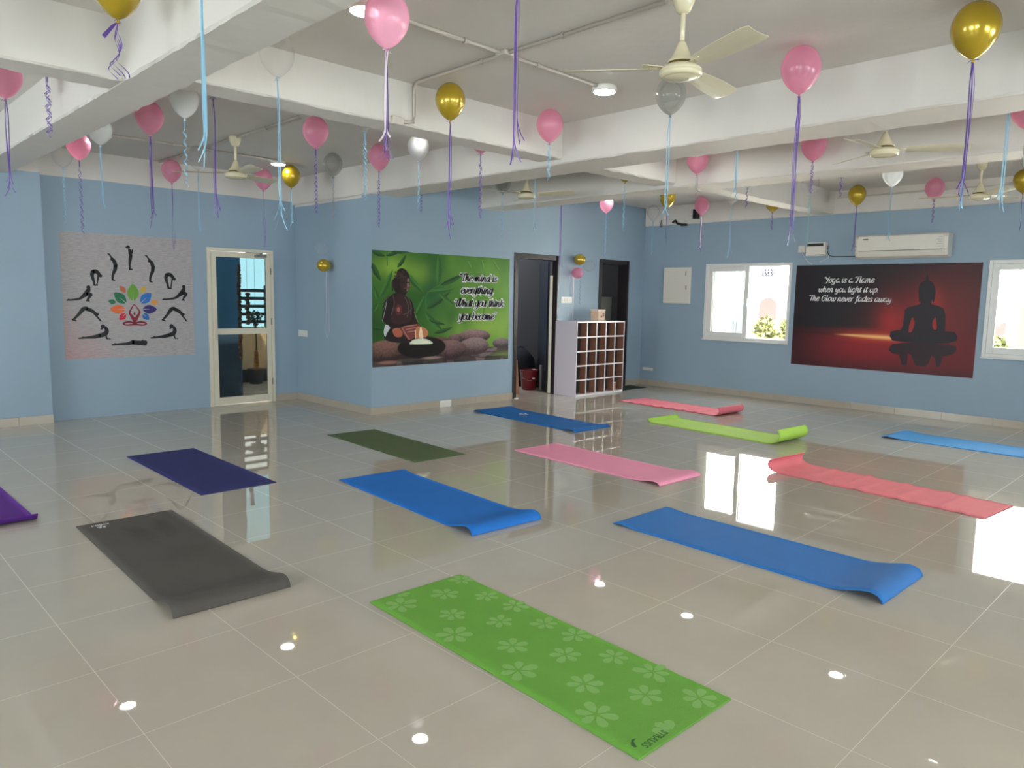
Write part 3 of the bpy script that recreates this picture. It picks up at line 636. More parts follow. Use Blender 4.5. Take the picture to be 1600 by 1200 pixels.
# --- meditation poster (middle wall)
def meditation():
    W, Hh = 2.42, 1.49
    s = Sheet((5.333, 8.0, .62), (1, 0, 0), W, Hh, [(92, 112), (1232, 188), (1215, 1000), (96, 1068)]); s.cw = 1135
    def fn(U, V):
        X = U*W; Y = V*Hh
        n1 = vnoise(X*3+3, Y*3, 1); n2 = vnoise(X*7, Y*6, 2); n3 = vnoise(X*60, Y*60, 3)
        c = np.zeros(U.shape+(3,)); A = np.array(lin(44, 98, 32)); B = np.array(lin(132, 172, 58)); D_ = np.array(lin(28, 62, 32)); G2 = np.array(lin(100, 152, 48))
        t = np.clip(.15+.75*sm(.25, 1.0, U)*(1-.5*sm(.75, 1., V))+.55*(n1-.5)+.25*(n2-.5), 0, 1)[..., None]; c = A*(1-t)+G2*t
        gl = np.exp(-(((U-.12)/.16)**2+((V-.86)/.09)**2))*.9+np.exp(-(((U-.30)/.10)**2+((V-.80)/.10)**2))*.6+np.exp(-(((U-.9)/.2)**2+((V-.32)/.16)**2))*.9+np.exp(-(((U-.62)/.2)**2+((V-.30)/.1)**2))*.35
        gl = np.clip(gl*(.65+.7*n2), 0, 1)[..., None]; c = c*(1-gl)+B*gl
        tl = np.exp(-(((U-.40)/.06)**2+((V-.66)/.22)**2))[..., None]*.75; c = c*(1-tl)+np.array(lin(18, 84, 50))*tl
        dk = np.exp(-(((U-.02)/.1)**2+((V-.35)/.3)**2))[..., None]*.7; c = c*(1-dk)+D_*dk
        def blend(mask, col): 
            nonlocal c; mask = mask[..., None]; c = c*(1-mask)+np.array(col)*mask
        # bank, water and stones
        water = sm(.135, .125, V); blend(water, lin(70, 60, 58))
        blend(water*np.exp(-((V-.05)/.03)**2)*sm(.8, .95, U)*.9, lin(112, 130, 66))
        blend(water*sm(.5, .62, n2)*.5, lin(150, 128, 128)); blend(water*sm(.55, .7, vnoise(X*4, Y*40, 9))*.6, lin(30, 26, 28))
        def stone(cx, cy, rx, ry, ang, base, hi, tex=1.):
            nonlocal c; ell = sdf_ell(U, V*Hh/W, cx, cy*Hh/W, rx, ry*Hh/W, ang); mask = sm(1.03, .97, ell)
            yy = (V-cy)/ry; t_ = np.clip(.45+.6*yy-.25*ell**2+.3*(n3-.5)*tex, 0, 1)[..., None]
            cc = np.array(base)*(1-t_)+np.array(hi)*t_; mm = mask[..., None]; c = c*(1-mm)+cc*mm
        stone(.94, .165, .075, .05, 0, lin(66, 56, 58), lin(150, 132, 132)); stone(.575, .225, .062, .045, 0, lin(58, 42, 44), lin(140, 108, 104))
        stone(.72, .245, .125, .062, -.02, lin(66, 44, 46), lin(164, 132, 130)); stone(.44, .20, .1, .045, 0, lin(50, 34, 34), lin(120, 84, 78))
        stone(.72, .145, .115, .085, 0, lin(72, 52, 54), lin(158, 134, 132)); stone(.53, .12, .12, .095, 0, lin(60, 40, 42), lin(140, 106, 104))
        stone(.08, .13, .12, .10, 0, lin(56, 40, 38), lin(150, 108, 96))
        blend(sm(1.02, .96, sdf_ell(U, V, .33, .155, .17, .10)), lin(26, 18, 18))
        blend(sm(1.0, .3, sdf_ell(U, V, .40, .055, .10, .018)), lin(150, 128, 118)); blend(sm(1.0, .4, sdf_ell(U, V, .10, .035, .09, .02)), lin(150, 104, 92))
        return np.clip(c, 0, 1)
    s.back(0, lin(60, 90, 40)); s.raster(fn, 310, 188)
    # bamboo leaves, front ones sharper
    def leaf(a, b, wd, c1, c2):
        a = Vector(a); b = Vector(b); d = b-a; n = Vector((-d.y, d.x)).normalized()*wd; bend = n*.5
        L1 = [a, a+d*.2+n*.8+bend*.4, a+d*.5+n*1.0+bend*.6, a+d*.8+n*.55+bend*.3, b]; mid = [b, a+d*.8+bend*.3, a+d*.5+bend*.6, a+d*.2+bend*.4, a]
        L2 = [a, a+d*.2-n*.8+bend*.4, a+d*.5-n*1.0+bend*.6, a+d*.8-n*.55+bend*.3, b]
        s.poly([tuple(q) for q in L1+mid[1:-1]], c1, k=3, smooth=False); s.poly([tuple(q) for q in L2+mid[1:-1]], c2, k=3, smooth=False, step=False)
    dk, md, lt = lin(32, 70, 34), lin(46, 94, 44), lin(64, 122, 50)
    for a, b, wd, c1, c2 in [((90, 120), (205, 165), 18, dk, md), ((205, 160), (330, 125), 14, dk, md), ((300, 260), (375, 150), 16, dk, md), ((92, 215), (170, 370), 24, dk, md), ((150, 510), (265, 270), 22, md, lt), ((140, 520), (95, 400), 18, md, lt), ((380, 300), (525, 470), 24, md, lt), ((635, 400), (640, 145), 24, md, lt), ((650, 405), (870, 300), 20, md, dk), ((540, 455), (775, 430), 22, md, lt), ((540, 595), (740, 450), 22, dk, md), ((530, 620), (680, 780), 26, lt, md), ((450, 640), (530, 480), 20, md, lt), ((640, 460), (770, 560), 18, lt, md), ((93, 740), (200, 760), 14, dk, md), ((240, 125), (420, 135), 12, dk, md), ((100, 620), (150, 530), 12, lt, md), ((1090, 195), (1150, 290), 9, lt, lin(110, 158, 70)), ((1000, 190), (1020, 290), 9, lt, lin(110, 158, 70)), ((560, 680), (700, 720), 14, dk, md), ((600, 790), (760, 740), 18, dk, md), ((880, 200), (920, 270), 9, lt, lin(110, 158, 70))]:
        leaf(a, b, wd, c1, c2)
    s.stroke([(215, 130), (218, 240)], 2.5, md); s.stroke([(540, 610), (545, 470), (655, 400)], 2.5, lt)
    # seated stone figure
    s.poly([(262, 400), (268, 350), (290, 330), (300, 285), (335, 262), (375, 280), (400, 320), (405, 360), (404, 400), (396, 440), (372, 470), (368, 490), (392, 500), (425, 540), (442, 610), (446, 660), (470, 700), (480, 730), (530, 760), (556, 790), (545, 830), (470, 855), (330, 868), (215, 850), (188, 800), (195, 740), (205, 710), (178, 690), (176, 640), (190, 550), (215, 500), (265, 470), (285, 460)], lin(38, 27, 27))
    for i in range(44):   # hair knots
        rr = random.Random(i); x = 275+rr.random()*110; y = 285+rr.random()*60
        if ((x-335)/68)**2+((y-335)/62)**2 < 1: s.pdisc(x, y, 5, 5, lin(62+rr.randint(0, 20), 48, 46))
    s.layer += .0001
    s.poly([(330, 345), (375, 338), (398, 352), (398, 400), (385, 440), (360, 462), (335, 440), (322, 400)], lin(58, 38, 36)); s.poly([(385, 350), (402, 352), (400, 395), (412, 404), (398, 415), (392, 440), (378, 452), (380, 400)], lin(128, 98, 98))
    s.stroke([(340, 380), (362, 376)], [3, 2], lin(24, 16, 16)); s.stroke([(378, 378), (398, 380)], [3, 2], lin(24, 16, 16)); s.stroke([(358, 426), (388, 424)], [4, 3], lin(104, 60, 56)); s.stroke([(262, 370), (262, 440)], [7, 5], lin(54, 40, 40))
    s.poly([(290, 480), (360, 480), (400, 530), (420, 640), (400, 700), (300, 720), (250, 690), (262, 580)], lin(58, 34, 36)); s.pdisc(312, 600, 26, 34, lin(92, 48, 46)); s.pdisc(310, 598, 11, 16, lin(176, 92, 84)); s.pdisc(312, 600, 30, 40, lin(96, 46, 44)) if False else None
    for q in ([(200, 520), (250, 480)], [(186, 600), (206, 540)], [(380, 480), (412, 560), (412, 640)], [(364, 500), (395, 580), (380, 660)], [(350, 640), (395, 620), (420, 590)], [(265, 480), (275, 560), (250, 640)]): s.stroke(q, [2.2]*len(q), lin(98, 82, 84))
    s.stroke([(178, 690), (200, 600), (215, 520)], [2.4, 2.4, 1.6], lin(150, 146, 152)); s.stroke([(440, 620), (470, 700)], [2, 2], lin(150, 110, 104))
    s.poly([(205, 720), (240, 745), (215, 790), (200, 820), (188, 780)], lin(190, 196, 200)); s.poly([(262, 760), (320, 750), (345, 790), (330, 820), (280, 815)], lin(170, 96, 70)); s.poly([(330, 740), (470, 715), (480, 740), (460, 800), (400, 845), (340, 780)], lin(120, 60, 52))
    for q in ([(340, 745), (370, 800), (400, 840)], [(352, 740), (460, 722)], [(372, 760), (450, 745)], [(385, 780), (455, 770)]): s.stroke(q, [3]*len(q), lin(172, 122, 110))
    s.poly([(460, 740), (530, 750), (556, 790), (540, 820), (490, 830), (450, 820)], lin(190, 122, 84)); s.stroke([(450, 770), (452, 830)], 4, lin(228, 186, 150))
    s.poly([(484, 828), (482, 780), (494, 735), (508, 780), (512, 828)], lin(240, 214, 180)); s.poly([(400, 876), (430, 845), (500, 832), (560, 845), (592, 870), (560, 880), (430, 882)], lin(206, 214, 190)); s.poly([(420, 872), (440, 852), (500, 842), (550, 852), (575, 868), (500, 876)], lin(228, 232, 206))
    # words: white outline below black brush letters
    rows = [('"The mind is', (806, 374), (1130, 372)), ('everything.', (822, 474), (1104, 470)), ('What you think', (776, 580), (1184, 572)), ('you become"', (806, 684), (1118, 680))]
    for ex, col in ((.018, lin(232, 232, 230)), (0., lin(14, 14, 16))):
        s.layer += .0006
        for t, a, b in rows:
            p0 = s.px(*a); p1 = s.px(*b); script_text(s, t, p0[0], p1[0]-.02, (p0[1]+p1[1])/2, .070, col, bold=.20, extra=ex)
    o = s.mb.build('meditation_poster', [PRINT], loc=s.o)
    tag(o, 'green poster of a dark seated statue, bamboo and stones with a black quotation', 'poster')
meditation()

# --- sunset poster (right wall)
def sunset():
    W, Hh = 2.48, 1.51
    s = Sheet((11.12, 5.155, .595), (0, -1, 0), W, Hh, [(107, 104), (1332, 90), (1258, 850), (63, 744)]); s.cw = 1230
    g0 = s.q(720, 585)
    def fn(U, V):
        c = np.ones(U.shape+(3,))*np.array(lin(34, 32, 36)); n1 = vnoise(U*5, V*4, 5)
        def add(mask, col, k=1.):
            nonlocal c; m_ = np.clip(mask*k, 0, 1)[..., None]; c = c*(1-m_)+np.array(col)*m_
        add(np.exp(-(((U-.72)/.22)**2+((V-.42)/.36)**2)), lin(140, 34, 36), .95); add(np.exp(-(((U-.92)/.16)**2+((V-.55)/.5)**2)), lin(120, 40, 38), .55)
        add(np.exp(-(((U-.76)/.06)**2+((V-.62)/.16)**2)), lin(178, 52, 44), .8); add(np.exp(-(((U-.57)/.07)**2+((V-.46)/.16)**2)), lin(176, 44, 44), .75)
        low = sm(.42, .33, V); add(low, lin(104, 26, 34), .5); add(low*np.exp(-(((U-.45)/.3)**2+((V-.22)/.16)**2)), lin(150, 34, 44), .9); add(low*np.exp(-(((U-.95)/.14)**2+((V-.18)/.16)**2)), lin(120, 30, 38), .6)
        add(np.exp(-((V-.335)/.02)**2)*sm(.9, .4, U)*.5, lin(48, 26, 30)); add(sm(.25, .0, U)*.5, lin(38, 22, 28)); add(sm(.08, 0, V)*.35, lin(60, 22, 28))
        # bright streak on the horizon
        yl = .325-.03*(U-.3); st = np.exp(-((V-yl)/(.006+.012*sm(.25, .55, U)))**2)*sm(.24, .36, U)*sm(.66, .55, U)
        add(np.exp(-((V-yl)/.05)**2)*sm(.2, .5, U)*sm(.72, .55, U), lin(214, 70, 48), .8); add(st, lin(255, 196, 128), 1.)
        return np.clip(c, 0, 1)
    s.back(0, lin(34, 32, 36)); s.raster(fn, 240, 150)
    K = lin(40, 31, 38)
    s.poly([(968, 165), (974, 205), (1000, 222), (1016, 260), (1015, 310), (1004, 350), (1000, 352), (992, 330), (988, 362), (1030, 372), (1068, 390), (1080, 430), (1080, 480), (1076, 540), (1140, 545), (1160, 575), (1150, 605), (1100, 618), (1000, 622), (900, 615), (790, 606), (730, 598), (712, 570), (718, 540), (760, 530), (785, 528), (800, 500), (808, 440), (814, 400), (832, 382), (880, 370), (915, 360), (918, 335), (908, 350), (904, 310), (905, 255), (918, 225), (950, 205), (960, 170)], K, smooth=False)
    gap = lin(160, 46, 44)
    s.poly([(862, 448), (876, 470), (874, 500), (858, 540), (838, 545), (842, 500)], gap); s.poly([(1014, 450), (998, 470), (994, 500), (1004, 528), (1022, 520), (1020, 480)], gap)
    s.layer += .0003
    s.poly([(712, 640), (730, 620), (800, 612), (930, 612), (1010, 622), (1100, 626), (1150, 640), (1152, 665), (1130, 690), (1060, 705), (1052, 740), (1040, 770), (1015, 775), (1010, 712), (985, 700), (970, 745), (940, 772), (880, 760), (850, 690), (832, 684), (826, 740), (820, 765), (790, 755), (774, 690), (730, 682), (706, 662)], lin(50, 28, 36), smooth=False)
    s.layer += .0006
    for t, a, b in [('Yoga is a Flame', (284, 219), (612, 216)), ('when you light it up.', (246, 280), (640, 279)), ('The Glow never fades away', (182, 338), (724, 342))]:
        p0 = s.px(*a); p1 = s.px(*b); script_text(s, t, p0[0], p1[0], (p0[1]+p1[1])/2, .056, lin(226, 224, 224), bold=.15)
    o = s.mb.build('sunset_poster', [PRINT], loc=s.o)
    tag(o, 'dark red poster of a seated silhouette at sunset with white script on the right wall', 'poster')
sunset()

# ---------------------------------------------------------------- glazed door in the left wall
def glazed_door():
    d = bpy.data.objects.new('door_1', None); C.objects.link(d); structure(d); d.location = (-.04, 0, 0); A = M['cream_alu']
    y0, y1 = 9.90, 10.0
    mb = MB().rbox(4.07, 4.115, y0, y1, 0, 2.135, .003).rbox(4.955, 5.0, y0, y1, 0, 2.135, .003).rbox(4.115, 4.955, y0, y1, 2.09, 2.135, .003).box(4.115, 4.955, y0+.02, y1, 0, .008)
    mb.build('door_frame', A, d)
    mb = MB(); a0, a1 = 4.12, 4.95; ya, yb = 9.895, 9.935
    mb.rbox(a0, a0+.065, ya, yb, .015, 2.085, .004).rbox(a1-.065, a1, ya, yb, .015, 2.085, .004).rbox(a0+.065, a1-.065, ya, yb, 2.015, 2.085, .004).rbox(a0+.065, a1-.065, ya, yb, .975, 1.055, .004).rbox(a0+.065, a1-.065, ya, yb, .015, .115, .004)
    lf = mb.build('door_leaf', A, d)
    MB().box(a0+.06, a1-.06, 9.913, 9.918, 1.05, 2.02).build('glass_pane', M['tglass'], lf); MB().box(a0+.06, a1-.06, 9.913, 9.918, .11, .98).build('glass_pane', M['tglass_low'], lf)
    MB().rbox(a0+.005, a0+.03, ya-.03, ya, .93, 1.16, .004).rbox(a0+.008, a0+.05, ya-.038, ya-.028, 1.0, 1.03, .003).build('door_handle', A, lf)
    c = MB().rbox(4.72, 4.88, ya-.05, ya, 2.03, 2.065, .005); c.rbox(4.58, 4.83, ya-.03, ya-.018, 2.082, 2.092, .002).rbox(4.80, 4.815, ya-.04, ya-.01, 2.05, 2.09, .002); c.build('door_closer', M['grey_pl'], d)
    for zz in (.25, 1.1, 1.8): MB().tube([(4.953, ya-.004, zz), (4.953, ya-.004, zz+.09)], .008).build('hinge', M['grey_pl'], d)
glazed_door()

# ---------------------------------------------------------------- open doorways in the middle wall
def doorway(name, x0, x1, z1):
    d = bpy.data.objects.new(name, None); C.objects.link(d); structure(d)
    MB().rbox(x0-.0, x0+.075, 7.985, 8.2, 0, z1, .004).rbox(x1-.035, x1, 7.985, 8.2, 0, z1, .004).rbox(x0+.075, x1-.075, 7.985, 8.2, z1-.075, z1, .004).build('door_frame', M['granite'], d)
    return d
d2 = doorway('door_2', 7.85, 8.84, 2.21)
lf = MB().rbox(-.02, .02, 0, .80, .01, 2.12, .003).build('door_leaf', M['black'], d2, loc=(8.782, 8.10, 0), rotz=-.60); le = MB().rbox(-.022, .02, -.03, -.002, .01, 1.9, .002).build('leaf_edge', M['cream_alu'], lf)
d3 = doorway('door_3', 9.86, 10.68, 2.21)
# rooms behind
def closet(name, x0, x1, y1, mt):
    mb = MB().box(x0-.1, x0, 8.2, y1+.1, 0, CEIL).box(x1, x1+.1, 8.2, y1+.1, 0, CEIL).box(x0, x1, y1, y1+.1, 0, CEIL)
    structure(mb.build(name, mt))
closet('wall_storeroom', 7.3, 9.6, 10.9, M['store']); closet('wall_corridor', 9.66, 11.2, 10.6, M['corridor_shaded'])
mb = MB().box(10.40, 10.80, 8.45, 8.48, 0, 1.58); tag(mb.build('partition_board', M['olive_panel']), 'grey olive board standing inside the second doorway behind the shoe rack', 'partition')
# things inside the first doorway
def bucket():
    t = thing('bucket', 'dark red plastic bucket standing inside the first open doorway', 'bucket', (8.93, 8.70, 0))
    MB().lathe([(0, .0), (.11, 0), (.125, .02), (.150, .30), (.158, .31), (.158, .33), (.150, .33), (.146, .31), (.12, .025), (0, .02)], 28).build('bucket_body', M['dark_red_gloss'], t)
    MB().tube([(-.158, 0, .31), (-.15, 0, .2), (-.1, -.1, .16), (0, -.16, .15), (.1, -.1, .16), (.15, 0, .2), (.158, 0, .31)], .004, 6).build('bucket_handle', M['steel'], t)
    MB().rbox(-.05, .0, -.142, -.128, .18, .21, .003).build('paper_label', M['white_pl'], t)
bucket()
b = MB().rbox(-.05, .05, -.02, .02, 0, .55, .006); b = b.build('wood_plank', M['wood'], loc=(8.30, 8.36, 0)); b.rotation_euler = (-.1, 0, 0)
tag(b, 'short wooden plank leaning just inside the left edge of the first doorway', 'plank')
bg_ = MB(); 
rb = random.Random(4)
prof = [(.0, 0), (.2, .0), (.25, .1), (.27, .3), (.22, .5), (.12, .6), (.05, .66), (0, .67)]
bg_.lathe(prof, 16); bg_.v = [(x+rb.uniform(-.02, .02), y+rb.uniform(-.02, .02), z_+(rb.uniform(-.02, .02) if z_ > .05 else 0)) for x, y, z_ in bg_.v]
tag(bg_.build('cloth_bundle', basic('dark_cloth', srgb(30, 32, 38), .9), loc=(9.24, 9.2, 0)), 'dark cloth bundle behind the red bucket in the first doorway', 'bundle')
st = MB().rbox(-.025, .025, -.02, .02, 0, .42, .006).build('wood_post', basic('grey_board', srgb(140, 136, 130), .6), loc=(9.02, 8.50, 0)); tag(st, 'small pale board upright beside the red bucket in the first doorway', 'board')
ch = MB().rbox(-.03, .03, -.02, .02, 0, .018, .004).build('door_wedge', M['white_pl'], loc=(7.90, 7.955, 0)); tag(ch, 'small white door wedge on the floor at the left foot of the first doorway', 'door wedge')

# ---------------------------------------------------------------- sliding windows
def window(name, y0, y1, z0, z1, left_open=False):
    d = bpy.data.objects.new(name, None); C.objects.link(d); structure(d); X = 11.12; f = .08; U = M['upvc']
    # near side is y1 (left in view)
    mb = MB()
    mb.rbox(X-.012, X+.09, y1-.03, y1+.012, z0-.012, z1+.012, .004).rbox(X-.012, X+.09, y0-.012, y0+.03, z0-.012, z1+.012, .004).rbox(X-.012, X+.09, y0+.03, y1-.03, z1-.035, z1+.012, .004).rbox(X-.012, X+.09, y0+.03, y1-.03, z0-.012, z0+.035, .004)
    mb.rbox(X+.035, X+.045, y0+.03, y1-.03, z0+.035, z0+.05, .001)
    mb.build('window_frame', U, d)
    mid = (y0+y1)/2
    def sash(a, b_, xa, nm):
        m2 = MB(); m2.rbox(xa, xa+.032, b_-f, b_, z0+.035, z1-.035, .004).rbox(xa, xa+.032, a, a+f, z0+.035, z1-.035, .004).rbox(xa, xa+.032, a+f, b_-f, z1-.035-f, z1-.035, .004).rbox(xa, xa+.032, a+f, b_-f, z0+.035, z0+.035+f, .004)
        o = m2.build(nm, U, d); MB().box(xa+.012, xa+.016, a+f-.004, b_-f+.004, z0+.03+f, z1-.03-f).build('pane', M['glass'], o); return o
    s1 = sash(mid-.04, y1-.03, X+.004, 'window_sash'); s2 = sash(mid-.05, y1-.06, X+.045, 'window_sash') if name == 'window_1' else sash(y0+.03, mid+.04, X+.045, 'window_sash')
    MB().rbox(X-.012, X+.004, mid-.03, mid-.01, (z0+z1)/2-.06, (z0+z1)/2+.06, .003).build('window_handle', U, s1)
    MB().rbox(X-.03, X+.0, y0-.02, y1+.02, z0-.03, z0-.012, .004).build('window_sill', U, d)
window('window_1', 5.24, 6.71, .92, 2.14); window('window_2', 1.12, 2.59, .90, 2.12)
def unseen_window(name, axis, pos, a, b_, z0, z1):  # windows out of view, put in to bring more daylight
    mb = MB(); f = .06
    for (p, q, r, s_) in ((a, a+f, z0, z1), (b_-f, b_, z0, z1), ((a+b_)/2-f/2, (a+b_)/2+f/2, z0, z1), (a, b_, z0, z0+f), (a, b_, z1-f, z1)):
        if axis == 'Y': mb.box(p, q, pos-.1, pos-.04, r, s_)
        else: mb.box(pos-.1, pos-.04, p, q, r, s_)
    o = structure(mb.build(name, M['upvc']))
    pn = MB().box(a, b_, pos-.075, pos-.07, z0, z1) if axis == 'Y' else MB().box(pos-.075, pos-.07, a, b_, z0, z1)
    pn.build('pane', M['glass'], o)
i = 3
for a, b_, z0, z1 in WIN_RIGHT[2:]: unseen_window('window_%d' % i, 'X', 11.32, a, b_, z0, z1); i += 1
for a, b_, z0, z1 in ADDED_WIN_FRONT: unseen_window('window_%d' % i, 'Y', ROOM_Y0, a, b_, z0, z1); i += 1
for a, b_, z0, z1 in ADDED_WIN_BACK: unseen_window('window_%d' % i, 'X', ROOM_X0, a, b_, z0, z1); i += 1

# ---------------------------------------------------------------- things on the right wall
def air_con():
    t = thing('air_conditioner', 'white split air conditioner on the right wall above the red poster', 'air conditioner', (11.12, 3.64, 2.175))
    # profile extruded along Y ; local x negative = into the room
    pr = [(0, .0), (-.13, .0), (-.175, .025), (-.20, .07), (-.215, .12), (-.215, .27), (-.20, .305), (-.16, .325), (0, .325)]
    L = 1.18; vs = []; fs = []
    for yy in (-L/2+.035, L/2-.035):
        for x, zz in pr: vs.append((x, yy, zz))
    n = len(pr)
    for k in range(n): fs.append((k, (k+1) % n, n+(k+1) % n, n+k))
    fs += [tuple(range(n-1, -1, -1)), tuple(range(n, 2*n))]
    MB().add(vs, fs).build('casing', M['ac'], t)
    for sg in (-1, 1):
        vs = []
        for yy, k_ in ((sg*(L/2-.035), 1.), (sg*(L/2), .93)):
            for x, zz in pr: vs.append((x*k_, yy, .1625+(zz-.1625)*(.97 if k_ < 1 else 1)))
        fs = [(k, (k+1) % n, n+(k+1) % n, n+k) for k in range(n)]+[tuple(range(n, 2*n)), tuple(range(n-1, -1, -1))]
        MB().add(vs, fs).build('end_cap', M['ac'], t)
    MB().rbox(-.219, -.213, -L/2+.05, L/2-.05, .105, .30, .002).build('front_panel', M['ac'], t)
    v = MB(); v.add([(-.19, -L/2+.06, .03), (-.19, L/2-.1, .03), (-.214, L/2-.1, .098), (-.214, -L/2+.06, .098), (-.194, -L/2+.06, .028), (-.194, L/2-.1, .028), (-.219, L/2-.1, .096), (-.219, -L/2+.06, .096)], [(0, 1, 2, 3), (7, 6, 5, 4), (0, 4, 5, 1), (1, 5, 6, 2), (2, 6, 7, 3), (3, 7, 4, 0)])
    v.build('louvre_flap', M['ac'], t)
    MB().box(-.2165, -.213, -L/2+.06, L/2-.06, .099, .1035).build('flap_gap', M['black'], t)
    MB().rbox(-.222, -.218, L/2-.18, L/2-.11, .255, .268, .002).build('display', M['black'], t)
    g = MB()
    for k in range(5): g.box(-.2205, -.218, -L/2+.06, -L/2+.06+.05+.02*(k % 2), .14+.03*k, .144+.03*k)
    g.build('spec_sticker', M['grey_pl'], t)
air_con()
def stabilizer():
    t = thing('voltage_stabilizer', 'small cream voltage stabilizer left of the air conditioner', 'stabilizer', (11.12, 4.84, 2.235))
    MB().rbox(-.10, 0, -.145, .145, 0, .20, .006).build('casing', M['ac'], t)
    MB().rbox(-.104, -.098, -.12, .13, .145, .185, .002).build('display_strip', M['black'], t)
    MB().rbox(-.108, -.102, -.135, -.115, .15, .18, .003).build('knob', M['white_pl'], t)
    MB().box(-.103, -.099, -.13, .13, .014, .02).build('vent_slot', M['black'], t)
    MB().tube(catmull([(-.05, -.148, .15), (-.06, -.17, .12), (-.05, -.155, .08), (-.05, -.175, .03), (-.03, -.2, .0), (-.012, -.3, -.01), (-.012, -.60, -.012)], 5), .005, 6).build('power_cable', M['black'], t)
    MB().tube(catmull([(-.05, -.15, .03), (-.02, -.17, -.02), (-.012, -.10, -.06), (-.012, -.04, -.09)], 5), .004, 6).build('white_cable', M['white_pl'], t)
stabilizer()
def plate(name, label, cat, loc, wdt, hgt, axis, n=1):
    t = thing(name, label, cat, loc)
    if axis == 'X': MB().rbox(-.012, 0, -wdt/2, wdt/2, 0, hgt, .003).build('cover_plate', M['white_pl'], t)
    else: MB().rbox(-wdt/2, wdt/2, -.012, 0, 0, hgt, .003).build('cover_plate', M['white_pl'], t)
    for k in range(n):
        c = (k+.5)/n*wdt*.86-wdt*.43; h = wdt*.86/n*.42
        if axis == 'X': MB().rbox(-.017, -.011, c-h, c+h, hgt*.2, hgt*.8, .002).build('rocker_switch', M['white_pl'], t)
        else: MB().rbox(c-h, c+h, -.017, -.011, hgt*.2, hgt*.8, .002).build('rocker_switch', M['white_pl'], t)
    return t
t = plate('wall_socket', 'small white socket left of the voltage stabilizer with a cable below', 'socket', (11.12, 5.09, 2.30), .11, .10, 'X', 1)
MB().tube(catmull([(-.02, 0, .04), (-.02, -.02, -.02), (-.012, -.09, -.12), (-.012, -.14, -.165), (-.008, -.18, -.18)], 5), .004, 6).build('cable', M['white_pl'], t)
plate('switch_plate', 'white switch plate on the blue return wall below the wall balloons', 'switch', (5.32, 9.74, .93), .25, .09, 'X', 3)
plate('switch_plate', 'white switch board between the first doorway and the wall balloons', 'switch', (9.04, 8.0, 1.465), .26, .10, 'Y', 4)
plate('wall_socket', 'white socket sitting low on the skirting of the middle wall under the green poster', 'socket', (6.53, 7.987, .0), .20, .095, 'Y', 1)
plate('wall_socket', 'blue painted blank plate low on the right wall near the corner', 'socket', (11.12, 7.82, .27), .22, .05, 'X', 1)
def panel():
    t = thing('electrical_panel', 'white electrical panel door on the right wall, left of the left window', 'electrical panel', (11.12, 7.27, 1.485))
    MB().rbox(-.03, 0, -.27, .27, 0, .62, .005).build('cabinet_box', M['ac'], t); MB().rbox(-.042, -.03, -.262, .262, .008, .612, .004).build('panel_door', M['ac'], t)
    MB().rbox(-.048, -.042, -.19, -.175, .48, .55, .002).build('latch', M['grey_pl'], t); MB().rbox(-.048, -.042, -.205, -.19, .24, .31, .002).build('latch', M['grey_pl'], t)
panel()
t = thing('speaker', 'small black speaker high on the white band of the right wall', 'speaker', (11.075, 6.90, 2.90))
MB().rbox(-.10, -.015, -.045, .045, 0, .16, .01).build('speaker_box', M['black'], t); MB().rbox(-.104, -.098, -.038, .038, .012, .148, .003).build('grille', basic('grille_cloth', srgb(14, 14, 15), .8), t); MB().rbox(-.02, 0, -.02, .02, .06, .12, .004).build('bracket', M['black'], t)
t = thing('wall_bracket', 'black twisted cable bracket lying on the white band left of the speaker', 'bracket', (11.07, 7.26, 2.77))
MB().tube(catmull([(-.02, .12, .10), (-.03, .06, .13), (-.03, .02, .08), (-.03, -.06, .06), (-.02, -.14, .05)], 6), .018, 8).build('bracket_arm', M['black'], t); MB().rbox(-.05, 0, -.16, -.06, .03, .07, .006).build('clamp', M['black'], t)
c = MB().tube(catmull([(-.01, .0, .0), (-.015, .004, .06), (-.01, -.006, .13)], 4), .008, 6).build('cable_stub', M['black'], loc=(11.07, 7.62, 2.80)); tag(c, 'short black cable stub near the left end of the white band', 'cable')

